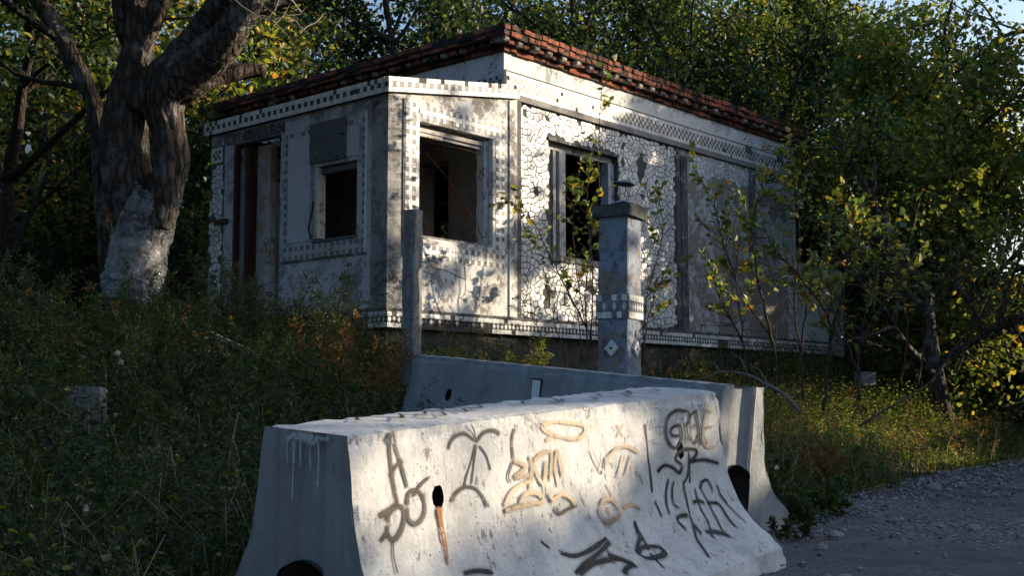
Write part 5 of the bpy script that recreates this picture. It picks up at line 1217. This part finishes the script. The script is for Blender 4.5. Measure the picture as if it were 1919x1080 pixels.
for k, (x, y) in enumerate(((-5.3, 11.4), (-4.7, 11.2), (-3.5, 11.3), (-3.3, 10.2), (-2.8, 9.9), (-2.2, 11.3), (-1.9, 10.9), (-3.8, 10.8), (-4.5, 9.6), (-5.0, 10.0), (-2.6, 11.7), (-3.1, 11.9), (-1.55, 12.2), (-2.1, 9.6))):
    wh = ('behind the slab at far left', 'left of the wrapped trunk base', 'against the wrapped trunk', 'in front of the wrapped trunk', 'midway between slab and plank', 'above the plank', 'right of the plank', 'at the left foot of the wrapped trunk', 'above the concrete slab', 'left of the concrete slab', 'just below the porch door', 'between wrapped trunk and mosaic pier', 'under the small porch window', 'in the middle of the bank')[k]
    W.append((x, y, random.uniform(.85, 1.25), 9, [L_WORM, L_WEED, L_WORM, L_WEED][k % 4], 'arching weed in the thick growth ' + wh, .5, (random.uniform(-.1, .2), 0)))
for x, y, H, n, lm, lab, sp, ln in W: weed('tall_weed', lab, x, y, H, n, lm, sp, ln, group=gw)

# ------------------------------------------------------------ ground cover
def seg_d(x, y, a, b):
    a = np.array(a); b = np.array(b); d = b-a; t = np.clip(((x-a[0])*d[0] + (y-a[1])*d[1])/(d@d), 0, 1)
    return np.hypot(x-a[0]-t*d[0], y-a[1]-t*d[1])
cb, sb = math.cos(-RZ), math.sin(-RZ)
def free(x, y, gap=.62):
    lx = (x-B0[0])*cb - (y-B0[1])*sb; ly = (x-B0[0])*sb + (y-B0[1])*cb
    inside = ((lx > -.15) & (lx < LEN+2.1) & (ly > -.15) & (ly < WID+.3)) | ((lx > PX-.15) & (lx < .3) & (ly > PY-.15) & (ly < PL+.15))
    q1 = (np.array([-.85, 4.95]), np.array([1.05, 7.4])); q2 = (np.array([-.75, 10.3]), np.array([1.49, 8.15]))
    r, a = road_rc(x, y)
    return (~inside) & (seg_d(x, y, *q1) > gap) & (seg_d(x, y, *q2) > gap) & (r < -.12) & (np.hypot(x-CX, y-CY) > .35)
def sample(n, x0, x1, y0, y1, gap=.62):
    x = rng.uniform(x0, x1, n); y = rng.uniform(y0, y1, n); k = free(x, y, gap) & (np.abs(x) < .5*y + 1.4); return x[k], y[k]
def blades(name, x, y, H, m, lab, w=.007, bend=.5):
    n = len(x); z = hgt(x, y) - .02; H = H*rng.uniform(.45, 1.25, n); a = rng.uniform(0, 6.28, n); L = np.stack([np.cos(a), np.sin(a), np.zeros(n)], 1); S = np.stack([-np.sin(a), np.cos(a), np.zeros(n)], 1)
    b = np.stack([x, y, z], 1); c = bend*rng.uniform(.2, 1.3, n)[:, None]; ww = w*rng.uniform(.6, 1.3, n)[:, None]; Hh = H[:, None]; up = np.array([0, 0, 1.])
    p1 = b + up*Hh*.5 + L*Hh*c*.18; p2 = b + up*Hh*.86 + L*Hh*c*.55; p3 = b + up*Hh*(1-.25*c) + L*Hh*c*1.0
    V = np.stack([b-S*ww, b+S*ww, p1+S*ww*.8, p1-S*ww*.8, p2+S*ww*.5, p2-S*ww*.5, p3+S*ww*.1, p3-S*ww*.1], 1).reshape(-1, 3)
    o = np.arange(n, dtype=np.int32)[:, None]*8
    F = np.concatenate([o+np.array([[0,1,2,3]]), o+np.array([[3,2,4,5]]), o+np.array([[5,4,6,7]])], 0)
    return tag(quads_mesh(name, V, m, F=F), lab, kind='stuff')
def herbs(name, x, y, H, m, lab, per=24, ls=.05, wr=.34):
    n = len(x); z = hgt(x, y); H = H*rng.uniform(.4, 1.25, n); lean = rng.normal(0, .25, (n, 3)); lean[:, 2] = 1
    P, D = [], []
    for k in range(per):
        f = rng.uniform(.12, 1.0, n)[:, None]; q = np.stack([x, y, z], 1) + lean*H[:, None]*f + rng.normal(0, .015, (n, 3)); a = rng.uniform(0, 6.28, n)
        d = np.stack([np.cos(a), np.sin(a), rng.normal(.1, .35, n)], 1); q = q + d*(.02 + .10*rng.random((n, 1))*H[:, None]); P.append(q); D.append(d)
    P = np.concatenate(P); D = np.concatenate(D)
    return tag(leaf_mesh(name, P, D, ls*rng.uniform(.5, 1.4, len(P)), m, wr=wr), lab, kind='stuff')
x, y = sample(26000, -8, .6, 3.0, 15.5); blades('grass', x, y, .52, L_GRASS, 'dark tangled grass on the left bank', .006, .8)
x, y = sample(10000, -8, .4, 3.0, 16); k = mn_k = np.array([mnoise.noise(Vector((a*.9, b*.9, 2))) for a, b in zip(x, y)]) > -.22
herbs('ground_cover', x[k], y[k], .50, L_WEED, 'leafy dark undergrowth on the left bank', 20, .034, .26)
x, y = sample(5000, -8, .4, 3.0, 16); herbs('nettles', x, y, .62, L_DARK, 'nettle like plants on the left bank', 18, .050, .26)
x, y = sample(2600, -6, .2, 3.4, 14); blades('dry_grass', x, y, .62, L_STRAW, 'dry straw stalks in the undergrowth', .0035, 1.3)
x, y = sample(1400, -8, .3, 3.2, 14, .9); blades('long_grass', x, y, .85, L_GRASS, 'long arching grass in the left bank', .008, 1.1)
def plumes(name, n, box, H, m, lab, nb=14, nlv=8, ls=.032, wr=.13, gap=.62):
    x, y = sample(n, *box, gap); n = len(x); H = H*rng.uniform(.5, 1.2, n); z = hgt(x, y); a = rng.uniform(0, 6.28, n); b = rng.uniform(.05, .45, n)
    P, D = [], []
    for k in range(nb):
        f = rng.uniform(.25, 1., n); r = b*H*f*f; q = np.stack([x + np.cos(a)*r, y + np.sin(a)*r, z + H*f*(1-.25*b*f)], 1)
        az = a + rng.normal(0, 1.5, n); el = rng.uniform(.1, .9, n); d = np.stack([np.cos(az)*np.cos(el), np.sin(az)*np.cos(el), np.sin(el)], 1); L = H*.26*(1.2-f)*rng.uniform(.5, 1.3, n)
        for t in range(nlv):
            tt = (t+.5)/nlv; P.append(q + d*(L*tt)[:, None] + np.array([0, 0, -.10])*(L*tt*tt)[:, None]); D.append(d*.8 + rng.normal(0, .45, (n, 3)) - np.array([0, 0, .15]))
    P = np.concatenate(P); D = np.concatenate(D)
    return tag(leaf_mesh(name, P, D, ls*rng.uniform(.6, 1.4, len(P)), m, wr=wr, shape='diamond'), lab, kind='stuff')
plumes('feathery_growth', 2000, (-8, .4, 4.0, 15.5), .85, L_WORM, 'wispy feathery growth over the left bank')
plumes('feathery_growth', 900, (-8, .4, 3.2, 12), .55, L_WEED, 'fine green growth low on the left bank', 12, 7, .036, .16)
plumes('seed_heads', 230, (-6, .4, 9.5, 15.5), .95, L_RUSTY, 'rusty seed heads among the weeds', 12, 8, .026, .16)
plumes('seed_heads', 420, (.3, 5.5, 9.8, 19.5), .75, L_RUSTY, 'rusty seed heads behind the barriers', 12, 7, .028, .16, .5)
x, y = sample(9000, .2, 3.6, 9.5, 17.5, .45); blades('grass', x, y, .30, L_GRASS, 'rough grass between the barriers and the long wall', .006, .8)
x, y = sample(4500, .2, 4.2, 9.5, 18.5, .45); herbs('ground_cover', x, y, .30, L_WEED, 'low leafy plants between barrier and long wall', 13, .042)
x, y = sample(700, .4, 4.2, 9.5, 18.5, .45); blades('dry_grass', x, y, .55, L_STRAW, 'dry stalks round the saplings', .0035, 1.)
x, y = sample(26000, 2.0, 12.5, 9.0, 25); r, a = road_rc(x, y); kk = r < -.25
x, y = x[kk], y[kk]; blades('grass', x, y, .34*np.clip(-road_rc(x, y)[0]*.9, .25, 1.5), L_GRASS, 'grass on the right bank beside the road', .008, .8)
x, y = sample(17000, 2.6, 12.5, 11.0, 25); k = np.array([mnoise.noise(Vector((p*.7, q*.7, 5))) for p, q in zip(x, y)]) > -.1
x, y = x[k], y[k]; herbs('meadow_plants', x, y, .50*np.clip(-road_rc(x, y)[0]*.8, .2, 1.3), L_GOLD, 'yellow green meadow plants on the sunny right bank', 22, .036, .26)
plumes('meadow_seed_heads', 700, (3.2, 12.5, 11.5, 24), .62, L_RUSTY, 'brown seed heads in the sunny meadow', 10, 7, .03, .16)
x, y = sample(1500, 3., 12.5, 11.0, 24); blades('dry_grass', x, y, .55, L_STRAW, 'straw stalks in the sunny meadow', .004, 1.)
x, y = sample(9000, -8, 8, 3.2, 16, .3); z = hgt(x, y) + .02; tag(leaf_mesh('fallen_leaves', np.stack([x, y, z], 1), np.stack([rng.normal(0,1,len(x)), rng.normal(0,1,len(x)), rng.normal(0,.2,len(x))], 1), .06*rng.uniform(.6, 1.3, len(x)), L_LITTER, flat=.95), 'brown fallen leaves on the soil', kind='stuff')
n = 420; rr = np.abs(rng.gamma(1., .5, n)) - .1; aa = rng.uniform(-5, 10, n); x = 2.48 + .825*rr + .565*aa; y = 10.2 - .565*rr + .825*aa
tag(leaf_mesh('fallen_leaves', np.stack([x, y, hgt(x, y)+.075], 1), rng.normal(0, 1, (n, 3))*np.array([1, 1, .25]), .05*rng.uniform(.6, 1.2, n), L_LITTER, flat=.95), 'fallen leaves strewn on the road edge', kind='stuff')
# gravel
def stones(n, smin, smax, rlo, rsc, alo, ahi, name, lab):
    rr = rlo + rng.gamma(1.2, rsc, n); aa = rng.uniform(alo, ahi, n); x = 2.48 + .825*rr + .565*aa; y = 10.2 - .565*rr + .825*aa
    o = np.array([[1,0,0],[-1,0,0],[0,1,0],[0,-1,0],[0,0,1],[0,0,-1],[.7,.6,.3],[-.6,.7,.2]]); 
    tri = np.array([[0,2,4],[2,1,4],[1,3,4],[3,0,4],[2,0,5],[1,2,5],[3,1,5],[0,3,5]], np.int32)
    s = smin*(smax/smin)**(rng.random(n)**2.2); a = rng.uniform(0, 6.28, n); c, sn = np.cos(a), np.sin(a)
    B = o[None, :6]*rng.uniform(.55, 1.2, (n, 6, 1))*np.array([1, .8, .55]) + rng.normal(0, .16, (n, 6, 3)); X = B[..., 0]*c[:, None] - B[..., 1]*sn[:, None]; Y = B[..., 0]*sn[:, None] + B[..., 1]*c[:, None]
    V = np.stack([X, Y, B[..., 2]], -1)*s[:, None, None] + np.stack([x, y, hgt(x, y) + .052 + s*.2], 1)[:, None]
    F = (np.arange(n, dtype=np.int32)[:, None, None]*6 + tri[None]).reshape(-1, 3)
    return tag(quads_mesh(name, V.reshape(-1, 3), M_STONE, F=F), lab, kind='stuff')
m, nt, b = mat('grey road stones'); nt.links.new(ramp(nt, rnd_island(nt), [(0, (.10,.10,.105)), (.6, (.24,.24,.24)), (1, (.38,.37,.35))]), b.inputs['Base Color']); b.inputs['Roughness'].default_value = .9; M_STONE = m
stones(6000, .006, .035, -.25, .5, -6, 5, 'gravel', 'loose grey gravel along the road edge'); stones(5000, .010, .045, -.2, .8, 3, 16, 'gravel', 'coarse gravel further along the road')
def rock(name, p, s, label, m=None, grp=None, cat='stone'):
    mb = MB(); n = 9; V = []
    for i in range(5):
        th = math.pi*i/4
        for k in range(n):
            ph = 6.283*k/n; d = Vector((math.sin(th)*math.cos(ph), math.sin(th)*math.sin(ph)*.8, math.cos(th)*.6)); V.append(d*s*(1 + .35*mnoise.noise(d*1.8 + Vector(p)*7)))
    mb.add(V, [(i*n+k, (i+1)*n+k, (i+1)*n+(k+1) % n, i*n+(k+1) % n) for i in range(4) for k in range(n)]); o = mb.build(name, m or M_STONE, None); o.location = p; return tag(o, label, cat, grp)
for (px, Y, s, lab) in ((1.95, 7.6, .045, 'small grey stone nearest the graffiti barrier foot'), (2.2, 8.2, .06, 'flat grey stone on the gravel beside the barriers'), (2.9, 9.2, .05, 'pale stone on the road edge gravel'), (3.3, 8.6, .055, 'grey stone lying out on the tarmac'), (1.82, 6.6, .05, 'dark stone by the front barrier toe'), (4.3, 12.2, .07, 'stone on the far road edge by the grass')):
    rock('loose_stone', (px, Y, float(hgt(px, Y))+.06), s, lab, grp='loose stones on the road edge')
# ------------------------------------------------------------ odds and ends on the bank
def slab_obj(name, p, size, rot, m, label, cat):
    mb = MB(); rx, ry, rz_ = size; V = []; 
    base = rough_prism(1, 0, rz_, 6, 4, .012, 0, 8); mb.add([(v[0]*rx, v[1]*ry, v[2]) for v in base.v], base.f); o = mb.build(name, m, None); o.location = p; o.rotation_euler = rot; return tag(o, label, cat)
slab_obj('concrete_slab', (-4.05, 8.75, float(hgt(-4.05, 8.75))-.28), (2.0, .22, .62), (R_(-6), R_(1.5), R_(8)), M_SLAB, 'grey concrete slab on edge half hidden in weeds at far left', 'slab')
slab_obj('concrete_block', (5.93,20.00,1.21), (.30, .2, .22), (0, 0, .4), M_SLAB, 'small sunlit concrete block in the grass past the annex wall', 'block')
mb = MB(); mb.box((-.36, -.045, 0), (.36, .045, .03)); mb.box((-.358, -.042, .031), (.1, .0, .042)); o = mb.build('plank', M_WOOD, None); o.location = (-2.51,11.20,1.41); o.rotation_euler = (.2, .42, .35); tag(o, 'grey broken plank leaning in the weeds below the porch', 'plank')
mb = MB(); p = Vector((0, 0, 0)); b0 = Vector((1.98,12.60,1.17))
bl = [(1.98,12.60,1.17), (2.19,12.50,1.25), (2.43,12.30,1.22), (2.60,12.10,1.11), (2.77,12.00,0.99), (2.87,11.90,0.83)]
mb.tube([Vector(q)-b0 for q in smooth_pts(bl, .08)], np.linspace(.008, .022, len(smooth_pts(bl, .08))), 7)
for st, en in (((2.43,12.30,1.22), (2.29,12.40,1.46)), ((2.60,12.10,1.11), (2.41,12.20,1.34)), ((2.19,12.50,1.25), (2.04,12.60,1.35)), ((2.60,12.10,1.11), (2.47,12.00,0.97)), ((2.77,12.00,0.99), (2.90,12.00,1.07))):
    a_, c_ = Vector(st)-b0, Vector(en)-b0; mid = (a_+c_)/2 + Vector((.03, 0, .03)); mb.tube([a_, mid, c_], [.009, .006, .003], 5)
o = mb.build('fallen_branch', M_WOOD, None, smooth=True); o.location = b0; tag(o, 'grey forked fallen branch lying behind the plain barrier end', 'branch')
mb = MB(); b0 = Vector((3.72,12.80,0.68)); q = [(3.72,12.80,0.68), (4.01,13.00,0.82), (4.44,13.40,0.99), (4.86,13.80,1.18)]
mb.tube([Vector(p)-b0 for p in smooth_pts(q, .1)], np.linspace(.016, .006, len(smooth_pts(q, .1))), 5); o = mb.build('fallen_branch', M_TWIG, None); o.location = b0; tag(o, 'thin dark stick slanting up from the sunny grass at right', 'branch')
def flower(name, p, label, kind):
    root = empty(name, p, 0, label, 'flower'); mb = MB(); g = float(hgt(p[0], p[1])) - p[2]
    mb.tube([(0, .03, g), (.02, .02, g*.4), (0, 0, 0)], .003, 4); mb.build('stem', M_TWIG, root)
    if kind == 'ball':
        d = nrm(rng.normal(0, 1, (130, 3))); leaf_mesh('seed_head', d*.004, d, np.full(130, .024), L_PETAL, root, wr=.09, shape='diamond')
    else:
        a = np.linspace(0, 6.28, 14)[:-1]; leaf_mesh('petals', np.zeros((13, 3)), np.stack([np.cos(a), np.full(13, -.35), np.sin(a)], 1), np.full(13, .022), L_PETAL, root, wr=.2)
flower('dandelion', (-3.12,9.40,1.33), 'white dandelion seed head, upper of the two in the dark weeds', 'ball'); flower('dandelion', (-3.06,9.30,1.26), 'white dandelion seed head, lower of the two in the dark weeds', 'ball')
flower('aster', (1.96,8.90,0.46), 'pale lilac aster beside the plain barrier end', 'aster'); flower('aster', (-1.98,5.60,0.46), 'small white flower low in the weeds at the bottom left', 'aster')
# clump of dried stalks
for (x, y, lab) in ((-1.45, 6.1, 'pale dry stalks fallen over left of the graffiti barrier'), (-2.1, 6.6, 'bleached tangle of bent grass in the dark weeds'), (-1.75, 7.9, 'tall pale dried stalks in the middle of the bank')):
    root = empty('dry_clump', ground_pt(x, y), 0, lab, 'dry grass', 'dry clumps on the left bank'); mb = MB()
    for k in range(22):
        a = random.random()*6.28; h = random.uniform(.25, .62); d = Vector((math.cos(a)*.5, math.sin(a)*.5, 1)); p = Vector((random.gauss(0, .08), random.gauss(0, .08), 0)); pts = [p.copy()]
        for i in range(6): d = (d + Vector((math.cos(a)*.28, math.sin(a)*.28, -.22))).normalized(); p = p + d*h/6; pts.append(p.copy())
        mb.tube(pts, [.004, .004, .0035, .003, .0025, .002, .001], 4)
    mb.build('stalks', M_DRYTWIG, root)
# weed growing at the drain mouth of the plain barrier
weed('small_weed', 'small dark weed growing up beside the drain arch of the plain barrier', 1.86, 8.2, .26, 5, L_DARK, .6, (0, 0), .05, .18, dens=8)
